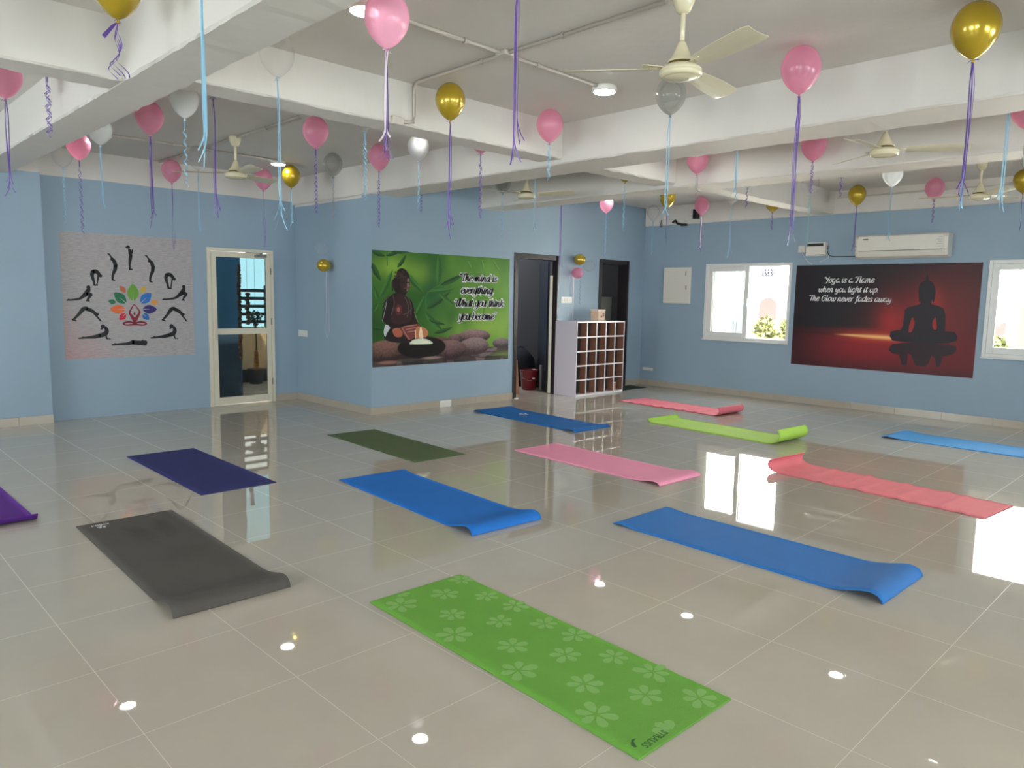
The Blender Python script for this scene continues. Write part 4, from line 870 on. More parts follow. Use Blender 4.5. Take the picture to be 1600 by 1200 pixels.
# ---------------------------------------------------------------- shoe rack
def rack():
    x0, x1, y0, y1, Z = 8.78, 10.0, 7.53, 7.98, 1.185; th = .018
    t = thing('shoe_rack', 'white cubby shoe rack with five rows of five holes between the two doorways', 'shoe rack', ((x0+x1)/2, y0, 0))
    ox, oy = (x0+x1)/2, y0; L = lambda *a: (a[0]-ox, a[1]-ox, a[2]-oy, a[3]-oy, a[4], a[5])
    MB().rbox(*L(x0, x0+th, y0, y1, 0, Z), .0015).build('side_panel', M['rack'], t); MB().rbox(*L(x1-th, x1, y0, y1, 0, Z), .0015).build('side_panel', M['rack'], t)
    MB().rbox(*L(x0+th, x1-th, y0, y1, Z-.02, Z), .0015).build('top_panel', M['rack_edge'], t); MB().rbox(*L(x0+th, x1-th, y0, y1, 0, .035), .0015).build('base_panel', M['rack_edge'], t)
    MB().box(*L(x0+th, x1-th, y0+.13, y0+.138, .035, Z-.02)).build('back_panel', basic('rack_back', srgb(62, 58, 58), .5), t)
    for a_, b_ in ((x0+th, x0+th+.002), (x1-th-.002, x1-th)): MB().box(*L(a_, b_, y0+.004, y1-.008, .035, Z-.02)).build('inner_lining', M['ply'], t)
    rows = [.035+(Z-.055)*k/5 for k in range(6)]; cols = [x0+th+(x1-x0-2*th)*k/5 for k in range(6)]
    for k in range(1, 5):
        o = MB().box(*L(x0+th, x1-th, y0+.004, y1-.008, rows[k]-.008, rows[k]+.008)).build('shelf', M['ply'], t); MB().box(*L(x0+th, x1-th, y0-.001, y0+.004, rows[k]-.010, rows[k]+.010)).build('edge_band', M['rack_edge'], o)
    for k in range(1, 5):
        o = MB()
        for r in range(5): o.box(*L(cols[k]-.008, cols[k]+.008, y0+.004, y1-.008, rows[r]+.008 if r else .035, rows[r+1]-.008 if r < 4 else Z-.02))
        o = o.build('divider', M['ply'], t); MB().box(*L(cols[k]-.009, cols[k]+.009, y0-.0012, y0+.004, .035, Z-.02)).build('edge_band', M['rack_edge'], o)
rack()
def deco():
    t = thing('wooden_box', 'small patterned wooden box on top of the shoe rack', 'box', (9.55, 7.75, 1.185), .1)
    MB().rbox(-.10, .10, -.075, .075, 0, .155, .004).build('box_body', basic('printed_wood', srgb(214, 184, 158), .6, var=.25, vscale=30), t); MB().rbox(-.108, .108, -.082, .082, .155, .185, .004).build('box_lid', basic('box_lid', srgb(222, 196, 176), .6, var=.15, vscale=30), t)
    MB().lathe([(0, 0), (.018, 0), (.018, .006), (0, .006)], 14, org=(-.01, -.0755-.006, .07), ax='Y').build('dark_knob', M['granite'], t)
    g = MB()
    for k in range(8): a = PI*2*k/8; g.lathe([(0, 0), (.010, 0), (.010, .002), (0, .002)], 8, org=(.055+.02*math.cos(a), -.0775, .10+.02*math.sin(a)), ax='Y')
    g.build('flower_print', basic('rust_print', srgb(170, 96, 70), .6), t)
deco()
t = thing('tin_can', 'small pale tin standing in the bottom right hole of the shoe rack', 'tin', (9.82, 7.59, .0355)); MB().lathe([(0, 0), (.035, 0), (.036, .004), (.036, .11), (.034, .115), (0, .115)], 22).build('tin_body', basic('pink_tin', srgb(206, 158, 142), .4), t); MB().lathe([(0, .115), (.037, .115), (.037, .13), (0, .13)], 22).build('tin_lid', M['white_pl'], t)
t = tag(MB().rbox(-.07, .07, -.04, .04, 0, .012, .003).build('phone', M['black'], loc=(9.70, 7.60, 1.185)), 'dark flat phone near the front edge on top of the shoe rack', 'phone')

# ---------------------------------------------------------------- yoga mats
def lerp(a, b, t): return a+(b-a)*t
def bend(o0, pts):
    return [(o0+p[0], p[1]) for p in pts]
HUMP = [(-.34, 0), (-.26, .006), (-.18, .022), (-.11, .040), (-.06, .046), (-.022, .036), (-.004, .016), (0, .0)]
LOWHUMP = [(-.3, 0), (-.2, .008), (-.1, .022), (-.05, .024), (-.015, .014), (0, .001)]
CURL = [(-.22, 0), (-.12, .002), (-.06, .012), (-.02, .036), (-.004, .068), (-.012, .10), (-.03, .122)]
BIGCURL = [(-.26, 0), (-.15, .002), (-.075, .016), (-.02, .050), (.004, .095), (-.006, .14), (-.03, .168)]
LIP = [(-.1, 0), (-.05, .002), (-.015, .012), (.006, .035), (.012, .05)]
FLAT = [(-.02, 0), (0, 0)]
def yoga_mat(label, P0, P3, wd, mats, far=FLAT, near=FLAT, th=.006, wave=None, deco=None, hump_side=None):
    """P0 far-left and P3 near-left floor corners; the mat spreads wd to the right"""
    P0 = Vector((*P0, 0)); P3 = Vector((*P3, 0)); d = (P3-P0); L = d.length; d.normalize(); r = Vector((-d.y, d.x, 0)); r = r if r.x > 0 else -r
    prof = [( -p[0], p[1]) for p in far][::-1]; prof = sorted(set(prof), key=lambda p: 0) if False else prof
    mid = [(lerp(prof[-1][0], L+near[0][0], k/36), 0) for k in range(1, 36)]
    prof = [(x, z_) for x, z_ in prof]+mid+[(L+x, z_) for x, z_ in near]
    Q = catmull([(p[0], p[1]) for p in prof], 3); n = len(Q); m_ = 12; vs = []; vb = []
    for i in range(n):
        t = (Q[min(i+1, n-1)]-Q[max(i-1, 0)]).normalized(); nn = Vector((-t.y, t.x, 0))
        for j in range(m_+1):
            v = j/m_; zz = Q[i].y
            if wave: zz += max(0, wave(Q[i].x, v))
            zz = max(zz, .0005)
            b = d*Q[i].x+r*(v*wd)+Vector((0, 0, zz)); a = d*(Q[i].x+nn.x*th)+r*(v*wd)+Vector((0, 0, zz+nn.y*th))
            vs.append(a); vb.append(b)
    mb = MB(); N_ = len(vs); fs = []
    for i in range(n-1):
        for j in range(m_):
            a = i*(m_+1)+j; fs.append((a, a+1, a+m_+2, a+m_+1)); fs.append((N_+a+m_+1, N_+a+m_+2, N_+a+1, N_+a))
    for i in range(n-1):
        for j in (0, m_): a = i*(m_+1)+j; b = a+m_+1; fs.append((a, b, N_+b, N_+a))
    for i in (0, n-1):
        for j in range(m_): a = i*(m_+1)+j; fs.append((a, a+1, N_+a+1, N_+a))
    mb.add(vs+vb, fs, 0, smooth=False); mb.smooth = [k < 2*(n-1)*m_ for k in range(len(mb.smooth))]
    if deco: deco(mb, d, r, L, wd, th)
    o = mb.build('yoga_mat', mats, loc=(P0.x, P0.y, .0008)); tag(o, label, 'yoga mat'); return o
def font_verts(text, size):
    cu = bpy.data.curves.new('lettering', 'FONT'); cu.body = text; cu.size = size; cu.extrude = 0; cu.offset = size*.015; cu.resolution_u = 3
    o = bpy.data.objects.new('lettering', cu); C.objects.link(o); dg = bpy.context.evaluated_depsgraph_get(); me = bpy.data.meshes.new_from_object(o.evaluated_get(dg))
    vs = [v.co.copy() for v in me.vertices]; fs = [tuple(p.vertices) for p in me.polygons]; bpy.data.objects.remove(o); bpy.data.curves.remove(cu); bpy.data.meshes.remove(me)
    return vs, fs
def put_text(mb, text, size, org, ax, ay, mi, z_):
    vs, fs = font_verts(text, size); mb.add([Vector((org[0], org[1], z_))+Vector((ax[0], ax[1], 0))*v.x+Vector((ay[0], ay[1], 0))*v.y for v in vs], fs, mi)
def petals(mb, cx, cy, R, z_, mi, n=6, rot=0., seed=0):
    rd = random.Random(seed)
    for k in range(n):
        a = rot+2*PI*k/n; Rk = R*rd.uniform(.85, 1.15); u = Vector((math.cos(a), math.sin(a))); w_ = Vector((-u.y, u.x)); c = Vector((cx, cy))
        ww = Rk*.25
        L = [c+u*Rk*.12, c+u*Rk*.45+w_*ww*.8, c+u*Rk*.8+w_*ww, c+u*Rk*.98+w_*ww*.5, c+u*Rk+w_*0, c+u*Rk*.98-w_*ww*.5, c+u*Rk*.8-w_*ww, c+u*Rk*.45-w_*ww*.8]
        mb.add([(p.x, p.y, z_) for p in L], [tuple(range(len(L)))], mi)
FLOWERS = [(2.115, 2.925, .085), (2.368, 2.884, .075), (2.555, 2.972, .065), (2.508, 2.721, .065), (2.234, 2.665, .075), (2.102, 2.492, .078), (2.535, 2.538, .072), (2.355, 2.454, .07), (2.495, 2.292, .068), (2.514, 2.112, .075), (2.222, 2.234, .072), (2.339, 2.019, .07), (2.482, 1.863, .068), (2.088, 2.062, .083), (2.208, 1.803, .078), (2.497, 1.669, .076), (2.323, 1.585, .074), (2.46, 1.426, .07), (2.072, 1.629, .085)]
def green_deco(mb, d, r, L, wd, th):
    for k, (x, y, R) in enumerate(FLOWERS): petals(mb, x-2.02, y-3.062, R, th+.0006, 1, 6, k*.7, k)
    # flower cut by the near edge and one cut by the far edge
    for k, (x, y, R, sgn) in enumerate([(2.19-2.02, 1.372-3.062, .075, 1), (2.2-2.02, 3.045-3.062, .05, -1)]):
        for q in range(3):
            a = (PI*.25+q*PI*.25)*sgn; u = Vector((math.cos(a), math.sin(a))); w_ = Vector((-u.y, u.x)); c = Vector((x, y)); ww = R*.25
            Lp = [c+u*R*.12, c+u*R*.5+w_*ww, c+u*R*.85+w_*ww, c+u*R, c+u*R*.85-w_*ww, c+u*R*.5-w_*ww]; mb.add([(p.x, p.y, th+.0006) for p in Lp], [tuple(range(6))], 1)
    put_text(mb, 'STRAUSS', .040, (2.172-2.02, 1.402-3.062), (-.85, 0), (0, -1), 2, th+.0008)
    S = [(2.012, 1.425), (2.04, 1.442), (2.058, 1.436), (2.036, 1.430), (2.018, 1.402), (2.010, 1.408)]; mb.add([(x-2.02, y-3.062, th+.0008) for x, y in S], [tuple(range(6))], 2)
MG = mat_rubber('green_mat', srgb(104, 158, 62), .06, weave=130); MGF = basic('flower_print_pale', srgb(124, 170, 90), .8); MGT = basic('dark_green_print', srgb(34, 84, 30), .7)
yoga_mat('bright green yoga mat with pale flower prints in the front of the room', (2.02, 3.062), (1.967, 1.357), .585, [MG, MGF, MGT], deco=green_deco, th=.005)
WP = basic('white_print', srgb(214, 216, 216), .6)
def small_logo(text, x, y, size=.034, ring=True):
    def f(mb, d, r, L, wd, th):
        put_text(mb, text, size, (x, y), (1, 0), (0, 1), 1, th+.0009)
        if ring: petals(mb, x+.05, y-.035, .03, th+.0009, 1, 5, .3, 3)
    return f
# charcoal mat: rubbed darker knee and hand patches
MK = mat_rubber('charcoal_mat', srgb(84, 79, 74), .10)
nt = MK.node_tree; p = nt.nodes['Principled BSDF']; tc = [n for n in nt.nodes if n.type == 'TEX_COORD'][0]; prev = p.inputs['Base Color'].links[0].from_socket
wear = None
for cx, cy, rx, ry, ang in [(.26, -.42, .11, .30, .1), (.42, -.36, .09, .30, -.12), (.34, -.95, .2, .22, 0)]:
    mp = N(nt, 'ShaderNodeMapping'); mp.vector_type = 'TEXTURE'; mp.inputs['Location'].default_value = (cx, cy, 0); mp.inputs['Rotation'].default_value = (0, 0, ang); mp.inputs['Scale'].default_value = (rx, ry, 1); nt.links.new(tc.outputs['Object'], mp.inputs[0])
    nz = N(nt, 'ShaderNodeTexNoise'); nz.inputs['Scale'].default_value = 1.6; nt.links.new(mp.outputs[0], nz.inputs['Vector'])
    ln = N(nt, 'ShaderNodeVectorMath', operation='LENGTH'); sc2 = N(nt, 'ShaderNodeVectorMath', operation='MULTIPLY'); sc2.inputs[1].default_value = (1, 1, 0); nt.links.new(mp.outputs[0], sc2.inputs[0]); nt.links.new(sc2.outputs[0], ln.inputs[0])
    ad = N(nt, 'ShaderNodeMath', op='ADD'); nt.links.new(ln.outputs['Value'], ad.inputs[0]); nt.links.new(nz.outputs['Fac'], ad.inputs[1])
    mr = N(nt, 'ShaderNodeMapRange'); mr.inputs['From Min'].default_value = 1.4; mr.inputs['From Max'].default_value = .75; mr.inputs['To Max'].default_value = .5 if cy > -.6 else .22; nt.links.new(ad.outputs[0], mr.inputs['Value'])
    if wear is None: wear = mr.outputs[0]
    else:
        mx = N(nt, 'ShaderNodeMath', op='MAXIMUM'); nt.links.new(wear, mx.inputs[0]); nt.links.new(mr.outputs[0], mx.inputs[1]); wear = mx.outputs[0]
mxc = N(nt, 'ShaderNodeMix', data_type='RGBA'); nt.links.new(wear, mxc.inputs[0]); nt.links.new(prev, mxc.inputs[6]); mxc.inputs[7].default_value = srgb(56, 51, 47); nt.links.new(mxc.outputs[2], p.inputs['Base Color'])
yoga_mat('charcoal yoga mat with worn patches, front left', (1.267, 5.359), (1.221, 3.531), .60, [MK, WP], near=HUMP, deco=small_logo('NIBO', .07, -.085, .045))
yoga_mat('navy blue yoga mat lying flat before the yoga pose poster', (2.191, 7.371), (2.180, 5.604), .615, [mat_rubber('navy_mat', srgb(48, 50, 104), .1)], th=.004)
MB_ = mat_rubber('blue_mat', srgb(30, 108, 190), .08)
yoga_mat('bright blue yoga mat with curled near end in the middle of the room', (3.219, 5.328), (3.10, 3.511), .615, [MB_, WP], far=[(p[0]*.7, p[1]*.4) for p in LOWHUMP], near=HUMP, deco=small_logo('o', .12, -.11, .05, True))
MB2 = mat_rubber('mid_blue_mat', srgb(44, 110, 178), .08)
yoga_mat('long blue yoga mat with white logo and curled end at the right front', (4.01, 3.059), (3.975, 1.276), .60, [MB2, WP], far=[(p[0]*.8, p[1]*.5) for p in LOWHUMP], near=HUMP, deco=small_logo('FITO', .06, -.14, .045))
yoga_mat('thin olive green yoga mat lying flat in front of the meditation poster', (4.181, 7.163), (4.105, 5.463), .60, [mat_rubber('olive_mat', srgb(86, 100, 66), .08)], th=.003, wave=lambda s, v: .012*math.exp(-((s-1.62)/.03)**2-(v/.1)**2)+.010*math.exp(-((s-1.1)/.03)**2-(v/.1)**2))
yoga_mat('light pink yoga mat in the middle of the room before the shoe rack', (5.211, 5.257), (5.133, 3.45), .60, [mat_rubber('pink_mat', srgb(232, 148, 176), .05)], near=[(p[0], p[1]*.6) for p in HUMP])
MB3 = mat_rubber('cobalt_mat', srgb(28, 104, 176), .08)
def far_logo(mb, d, r, L, wd, th):
    petals(mb, .33, -.62, .07, th+.0012, 1, 5, .2, 2); petals(mb, .20, -.78, .03, th+.0012, 1, 4, .2, 5); petals(mb, .40, -.55, .03, th+.0012, 1, 4, .6, 6)
yoga_mat('blue yoga mat nearest the first open doorway with a white print', (6.572, 7.432), (6.455, 5.53), .62, [MB3, WP], far=[(p[0], p[1]*.9) for p in LOWHUMP], near=LOWHUMP, deco=far_logo)
ML = mat_rubber('lime_mat', srgb(166, 206, 84), .05)
yoga_mat('lime green yoga mat with its near end rolled up', (7.739, 5.404), (7.600, 3.60), .60, [ML], far=LIP, near=BIGCURL)
MR = mat_rubber('coral_mat', srgb(224, 120, 134), .06)
yoga_mat('far coral red yoga mat with rippled edge, close to the shoe rack', (8.985, 6.828), (8.874, 5.06), .60, [MR], near=CURL, wave=lambda s, v: .014*max(0, math.sin(s*2*PI/.19))*(1-.55*v) if s < 1.55 else 0)
MR2 = mat_rubber('coral_mat_wavy', srgb(218, 118, 126), .08)
yoga_mat('rippled coral red yoga mat in front of the red poster, far end curled up', (6.375, 3.12), (6.176, 1.333), .575, [MR2], far=[(p[0], p[1]*.95) for p in CURL], wave=lambda s, v: .007*(math.sin(s*2*PI/.16)+.6*math.sin(s*2*PI/.37+v*3))*(1 if .22 < s < 1.7 else 0))
yoga_mat('sky blue yoga mat cut by the right edge of the photo', (9.05, 3.05), (9.0, 1.30), .62, [mat_rubber('sky_mat', srgb(84, 158, 220), .05)], far=[(p[0], p[1]*.8) for p in LOWHUMP])
MP = mat_rubber('purple_mat', srgb(88, 40, 130), .12)
yoga_mat('purple yoga mat cut by the left edge of the photo', (.50, 7.45), (.52, 5.68), .60, [MP], near=LIP, th=.004)
# door mat
mb = MB().rbox(0, .72, 0, .36, 0, .010, .003); dm = mb.build('door_mat', basic('dark_green_doormat', srgb(40, 58, 54), .9, bump=.8, bscale=200), loc=(10.05, 7.60, 0)); tag(dm, 'dark green door mat on the floor at the foot of the second doorway', 'door mat')

# ---------------------------------------------------------------- balloons
BM = {
 'gold': latex('gold_latex', srgb(196, 166, 34), 0, metal=.45, rough=.26, trans=.12),
 'pink': latex('pink_latex', srgb(250, 172, 200), .55, .55, trans=.4),
 'pinklit': latex('pink_latex_lit', srgb(253, 204, 224), .12, .5, trans=.55),  # paler copy of the pink latex, lamp glow put into its colour
 'white': latex('pearl_latex', srgb(252, 253, 252), .0, .5, trans=.35),
 'clear': latex('clear_latex', srgb(232, 234, 232), .965, .30, trans=.3, rough=.06),
 'grey': latex('smoky_latex', srgb(186, 186, 178), .66, .5, trans=.35, rough=.1),
 'silver': latex('silver_latex', srgb(212, 212, 210), .25, .5, metal=.1, trans=.35)}
RM = {'purple': basic('purple_ribbon', srgb(104, 74, 160), .35, spec=.6), 'blue': basic('light_blue_ribbon', srgb(140, 190, 214), .3, spec=.6), 'white': basic('white_ribbon', srgb(226, 214, 222), .35), 'silver': basic('grey_ribbon', srgb(150, 150, 148), .35), 'teal': basic('teal_ribbon', srgb(130, 186, 186), .35)}
def skin_mb(seed=0, k=1.0):
    mb = MB(); prof = []
    for i in range(25):
        t = i/24; a = t*PI      # a=0 top
        zz = .5*math.cos(a); r = math.sin(a)
        low = max(0, -zz*2)
        r *= (1-.16*low**1.2-.22*low**4); z_ = .14*zz*2 if zz > 0 else .155*zz*2
        prof.append((max(r*.113*k, .006), .155*k+.0+z_*.92*k if zz > 0 else .155*k+z_*.95*k))
    prof[0] = (.0005, prof[0][1])
    mb.lathe(prof, 36); return mb
SKINS = {}
def balloon(x, y, Lr, col, rib, style, label, zk=2.875, k=1.0, group='party balloons on curling ribbons', seed=0, tilt=0.0, shorten=False):
    rd = random.Random(seed)
    t = thing('balloon', label, 'balloon', (x, y, zk), rd.uniform(0, 6.28), group)
    key = (col, round(k, 2))
    if key not in SKINS:
        SKINS[key] = skin_mb(0, k).build('latex_skin', BM[col], t); SKINS[key].name = 'latex_skin'
        o = SKINS[key]
    else: o = SKINS[key].copy(); C.objects.link(o); o.parent = t
    o.location = (0, 0, -.002)
    MB().lathe([(0, .012), (.006, .010), (.0045, .002), (.007, -.004), (.011, -.012), (.009, -.013), (0, -.006)], 12).build('knot', BM[col], t)
    def ribs(name, mt, n, wd, stl, LL, sgn=0):
        mb = MB()
        for q in range(n):
            ang = rd.uniform(0, PI); dx, dy = rd.uniform(-1, 1)*.010, rd.uniform(-1, 1)*.010; L2 = LL*rd.uniform(.86, 1.0) if q else LL; ph = rd.uniform(0, 6.28)
            pts = []; sd = []; nst = 60 if stl in ('curly', 'tag') else 26
            for i in range(nst+1):
                u = i/nst; s_ = u*L2
                if stl == 'curly':
                    st_ = .06 if L2 > .35 else .01; cu = max(0, s_-st_); R = min(.012, cu*.3); tu = cu/.075*2*PI
                    px_ = dx*.5+R*math.cos(tu+ph); py_ = dy*.5+R*math.sin(tu+ph); sa = tu+ph
                    sd.append(Vector((math.cos(sa)*.35, math.sin(sa)*.35, 1)).normalized() if cu > 0 else Vector((math.cos(ang), math.sin(ang), 0)))
                elif stl == 'tag':
                    tu = s_/.15*2*PI; R = .006+.028*u*u
                    px_ = R*math.cos(tu+ph)-R*math.cos(ph); py_ = R*math.sin(tu+ph)-R*math.sin(ph); sd.append(Vector((math.cos(tu+ph), math.sin(tu+ph), .5)).normalized())
                elif stl == 'wavy':
                    px_ = dx*u+.014*math.sin(s_*14+ph)*u; py_ = dy*u+.014*math.cos(s_*11+ph)*u; sd.append(Vector((math.cos(ang+u*2), math.sin(ang+u*2), 0)))
                else:
                    fl = max(0, u-.84)/.16; a2 = ph
                    px_ = dx*min(1, u*6)+.004*math.sin(s_*7+ph)+.035*fl**2*math.cos(a2); py_ = dy*min(1, u*6)+.035*fl**2*math.sin(a2); sd.append(Vector((math.cos(ang+u*1.2), math.sin(ang+u*1.2), 0)))
                pts.append((px_, py_, -.004-s_))
            mb.strip(pts, sd, wd)
        # tails of the tie at the knot
        a = rd.uniform(0, 6.28); u_ = Vector((math.cos(a), math.sin(a), 0))
        for sg in (1, -1): mb.strip([(0, 0, -.004), tuple(u_*sg*.012+Vector((0, 0, .003))), tuple(u_*sg*.028+Vector((0, 0, -.004*(2+sg))))], [Vector((0, 0, 1))]*3, .004)
        return mb.build(name, mt, t)
    if rib == 'whitepurple':
        ribs('ribbon', RM['white'], 3, .013, 'straight', Lr*.98); ribs('ribbon', RM['purple'], 5, .005, 'straight', Lr*1.08)
    elif style == 'straight': ribs('ribbon', RM[rib], 5, .0058, 'straight', Lr)
    elif style == 'wavy': ribs('ribbon', RM[rib], 3, .005, 'wavy', Lr)
    elif style == 'tag':
        ribs('ribbon', RM[rib], 4, .005, 'tag', Lr); a = t.rotation_euler[2]; v = Vector((math.cos(2.35-a), math.sin(2.35-a), 0))
        MB().strip([(0, 0, -.004), tuple(v*.03+Vector((0, 0, -.03))), tuple(v*.075+Vector((0, 0, -.075)))], [Vector((-v.y, v.x, .3)).normalized()]*3, [.006, .022, .028]).build('ribbon_tail', RM[rib], t)
    else: ribs('ribbon', RM[rib], 3, .007, 'curly', Lr)
    return t
BALLOONS = [
(1.26,4.08,0.28,'gold','purple','tag','gold balloon with a short purple ribbon bow, hanging at the top left corner'),
(1.20,6.33,0.66,'pink','purple','straight','pink balloon cut by the left edge of the photo, with straight purple ribbons'),
(1.24,5.37,0.39,'clear','purple','curly','balloon hidden behind the near left beam, only its short purple curl hangs below'),
(2.30,9.48,0.58,'clear','blue','curly','clear balloon above the left pilaster edge with a faint blue curled ribbon'),
(2.26,8.70,0.75,'pink','purple','curly','pink balloon left of the white lit one, its purple curl reaching the yoga pose poster'),
(2.19,7.73,0.57,'white','blue','straight','white balloon glowing in front of the far left ceiling lamp'),
(2.32,6.81,0.77,'pink','purple','straight','pink balloon tucked under the big left beam with a long purple ribbon'),
(3.46,9.48,0.80,'pink','purple','wavy','round pink balloon over the yoga pose poster, its ribbon ending at the poster corner'),
(2.31,6.02,0.52,'white','blue','curly','pearl white balloon under the left beam with a thick light blue curl'),
(2.20,5.23,0.80,'clear','purple','straight','balloon hidden by the cross beam, its long purple ribbon left of the far fan'),
(2.28,4.45,0.92,'clear','blue','straight','clear balloon in front of the cross beam with long flat light blue ribbons'),
(3.51,6.15,0.57,'pink','purple','curly','pink balloon below the cross beam with a tight purple curl, left of the grey balloon'),
(4.58,7.65,0.52,'grey','silver','curly','smoky grey balloon over the blue return wall with a dark curled ribbon'),
(4.55,9.31,0.73,'pink','purple','wavy','pink balloon above the glazed door, beside the gold one'),
(4.67,8.80,0.48,'gold','blue','straight','gold balloon beside the far ceiling lamp in the left bay'),
(3.43,5.24,0.54,'clear','blue','curly','balloon hidden by the cross beam, showing a light blue curl above the return wall corner'),
(4.65,6.83,0.59,'pink','purple','curly','small pink balloon above the meditation poster, left of the silver one'),
(4.62,6.10,0.46,'silver','blue','curly','shiny silver balloon below the cross beam with a blue and white curled tail'),
(3.69,4.48,0.87,'gold','purple','straight','gold balloon in front of the middle cross beam beside the conduit, long purple ribbons'),
(4.71,5.27,0.58,'pink','purple','curly','pink balloon almost hidden by the cross beam, only its tip and a purple curl show'),
(2.38,3.42,0.52,'pinklit','whitepurple','straight','large pink balloon beside the nearest ceiling lamp with white and purple ribbons'),
(2.26,2.31,0.75,'gold','purple','straight','balloon above the frame whose long purple strands hang at the top centre'),
(1.30,3.16,0.80,'clear','blue','straight','balloon above the frame whose long light blue ribbon crosses the big left beam'),
(4.77,4.46,0.31,'pink','blue','curly','pink balloon right of the lit middle lamp with a short pale blue curl'),
(4.67,3.18,0.73,'grey','blue','straight','greyish clear balloon directly below the nearest ceiling fan with long blue ribbons'),
(4.65,2.21,0.92,'pink','purple','straight','large pink balloon right of the nearest fan with long purple ribbons'),
(4.60,1.24,0.73,'gold','purple','straight','large gold balloon in the top right corner with long purple ribbons'),
(6.74,7.11,0.54,'grey','blue','curly','grey balloon behind the middle beam in front of the far fan'),
(6.04,5.85,0.63,'clear','blue','straight','balloon hidden behind the middle beam, thin pale blue ribbons above the open doorway'),
(7.76,7.00,0.92,'clear','purple','straight','balloon hidden behind the second beam, thin purple ribbon ending in the doorway top'),
(9.31,7.45,0.68,'pinklit','blue','curly','lit pink balloon against the blue wall above the second doorway'),
(6.92,5.28,0.54,'gold','blue','curly','gold balloon mostly hidden behind the cross beam above the shoe rack'),
(9.25,6.28,0.49,'gold','purple','wavy','gold balloon hanging left of the small black speaker'),
(10.68,7.53,0.59,'clear','blue','straight','clear balloon at the far corner of the white beam beside the wall corner'),
(10.32,6.37,0.52,'pink','whitepurple','straight','pink balloon in front of the black speaker with white ribbons'),
(6.94,4.36,0.20,'pink','silver','straight','pink balloon behind the long beam left of centre bay, with a barely visible thread'),
(5.96,3.36,0.45,'clear','blue','straight','balloon hidden above the long beam, pale blue ribbons above the left window'),
(9.41,5.34,0.73,'clear','blue','straight','small clear balloon over the left window with a faint blue ribbon'),
(8.24,4.48,0.23,'clear','purple','curly','balloon hidden by the second beam, small dark purple curl beside the conduit'),
(10.56,5.32,0.26,'gold','purple','curly','gold balloon tip showing over the right end of the left window'),
(6.99,3.15,0.29,'pink','purple','curly','pink balloon behind the long beam with its soft shadow beside it'),
(9.25,4.18,0.63,'clear','teal','straight','clear balloon with a teal ribbon above the voltage stabilizer'),
(8.09,3.33,0.20,'clear','purple','curly','balloon hidden by the second beam, small purple curl left of the round gold balloon'),
(10.53,4.10,0.60,'gold','purple','straight','round gold balloon above the left end of the air conditioner'),
(9.15,3.18,0.60,'white','blue','straight','pearl white half hidden balloon above the air conditioner with a pale blue ribbon'),
(10.52,3.14,0.28,'pink','purple','curly','pink balloon above the right end of the air conditioner'),
(10.47,2.18,0.44,'gold','purple','wavy','gold balloon cut by the right edge of the photo above the right window'),
(6.02,1.38,0.68,'clear','blue','straight','balloon hidden behind the middle beam, long light blue ribbons at the far right'),
(7.93,2.13,0.44,'clear','blue','straight','balloon hidden behind the second beam, short blue ribbon beside the far right fan'),
(6.74,1.42,0.28,'pink','silver','straight','pink balloon just touching the right edge of the photo below the middle beam'),
(3.37,8.45,0.67,'clear','blue','straight','clear balloon over the yoga pose poster with a faint straight light blue ribbon'),
(6.00,7.86,0.26,'clear','purple','curly','balloon hidden by the middle beam, small dark purple curl right of the silver one'),
]
for i, b in enumerate(BALLOONS):
    x, y, Lr, col, rib, style, lab = b
    k = {'gold': 1.0, 'pink': 1.0}.get(col, .96); k = 1.06 if lab.startswith('large') else k
    balloon(x, y, Lr, col, rib, style, lab, zk=CEIL-.285*k-(.03 if 3.4 < x < 3.56 and y > 5 else .012), k=k, seed=i+11)
# clusters taped to the walls
def wall_balloon(loc, col, face, label, ribs, grp, k=.8):
    t = thing('balloon', label, 'balloon', loc, 0, grp); o = skin_mb(0, k).build('latex_skin', BM[col], t)
    # skin is lathed along Z; lay it so the crown faces the room
    o.rotation_euler = (0, -PI/2, 0) if face == '-X' else (PI/2, 0, 0)
    kn = MB().lathe([(0, .012), (.006, .010), (.0045, .002), (.007, -.004), (.011, -.012), (0, -.006)], 12).build('knot', BM[col], t); kn.rotation_euler = o.rotation_euler
    for (mt, LL, wd, curl, dy) in ribs:
        mb = MB(); pts = []; sd = []; n = 70 if curl else 14; off = Vector((-.03, dy, 0)) if face == '-X' else Vector((dy, -.03, 0))
        for i in range(n+1):
            u = i/n; s_ = u*LL; R = .012*min(1, u*5) if curl else 0; a = s_/.07*2*PI; e = min(1, s_/.05)
            pts.append(tuple(off*e+Vector((R*math.cos(a), R*math.sin(a), -s_)))); sd.append(Vector((math.cos(a)*.4, math.sin(a)*.4, 1)).normalized() if curl else (Vector((0, 1, 0)) if face == '-X' else Vector((1, 0, 0))))
        mb.strip(pts, sd, wd).build('ribbon', mt, t)
    return t
G = 'balloon clusters taped to the blue walls'
wall_balloon((5.31, 9.00, 2.15), 'clear', '-X', 'clear balloon taped to the return wall just above the gold one', [], G, .72)
wall_balloon((5.31, 8.93, 1.925), 'gold', '-X', 'gold balloon taped to the return wall left of the green poster, white ribbons below', [(RM['white'], .98, .010, False, .09), (RM['white'], .9, .004, False, .03)], G, .74)
wall_balloon((9.19, 7.99, 2.165), 'gold', '-Y', 'gold balloon on the wall above the shoe rack, topmost of its cluster', [], G, .8)
wall_balloon((9.15, 7.99, 1.95), 'pink', '-Y', 'pink balloon on the wall above the shoe rack, lowest of its cluster', [(RM['white'], .76, .012, False, .02), (RM['white'], .70, .004, False, -.08)], G, .76)
wall_balloon((9.43, 7.99, 2.07), 'clear', '-Y', 'clear balloon on the wall right of the gold and pink ones above the shoe rack', [(RM['purple'], .62, .004, True, -.10)], G, .8)

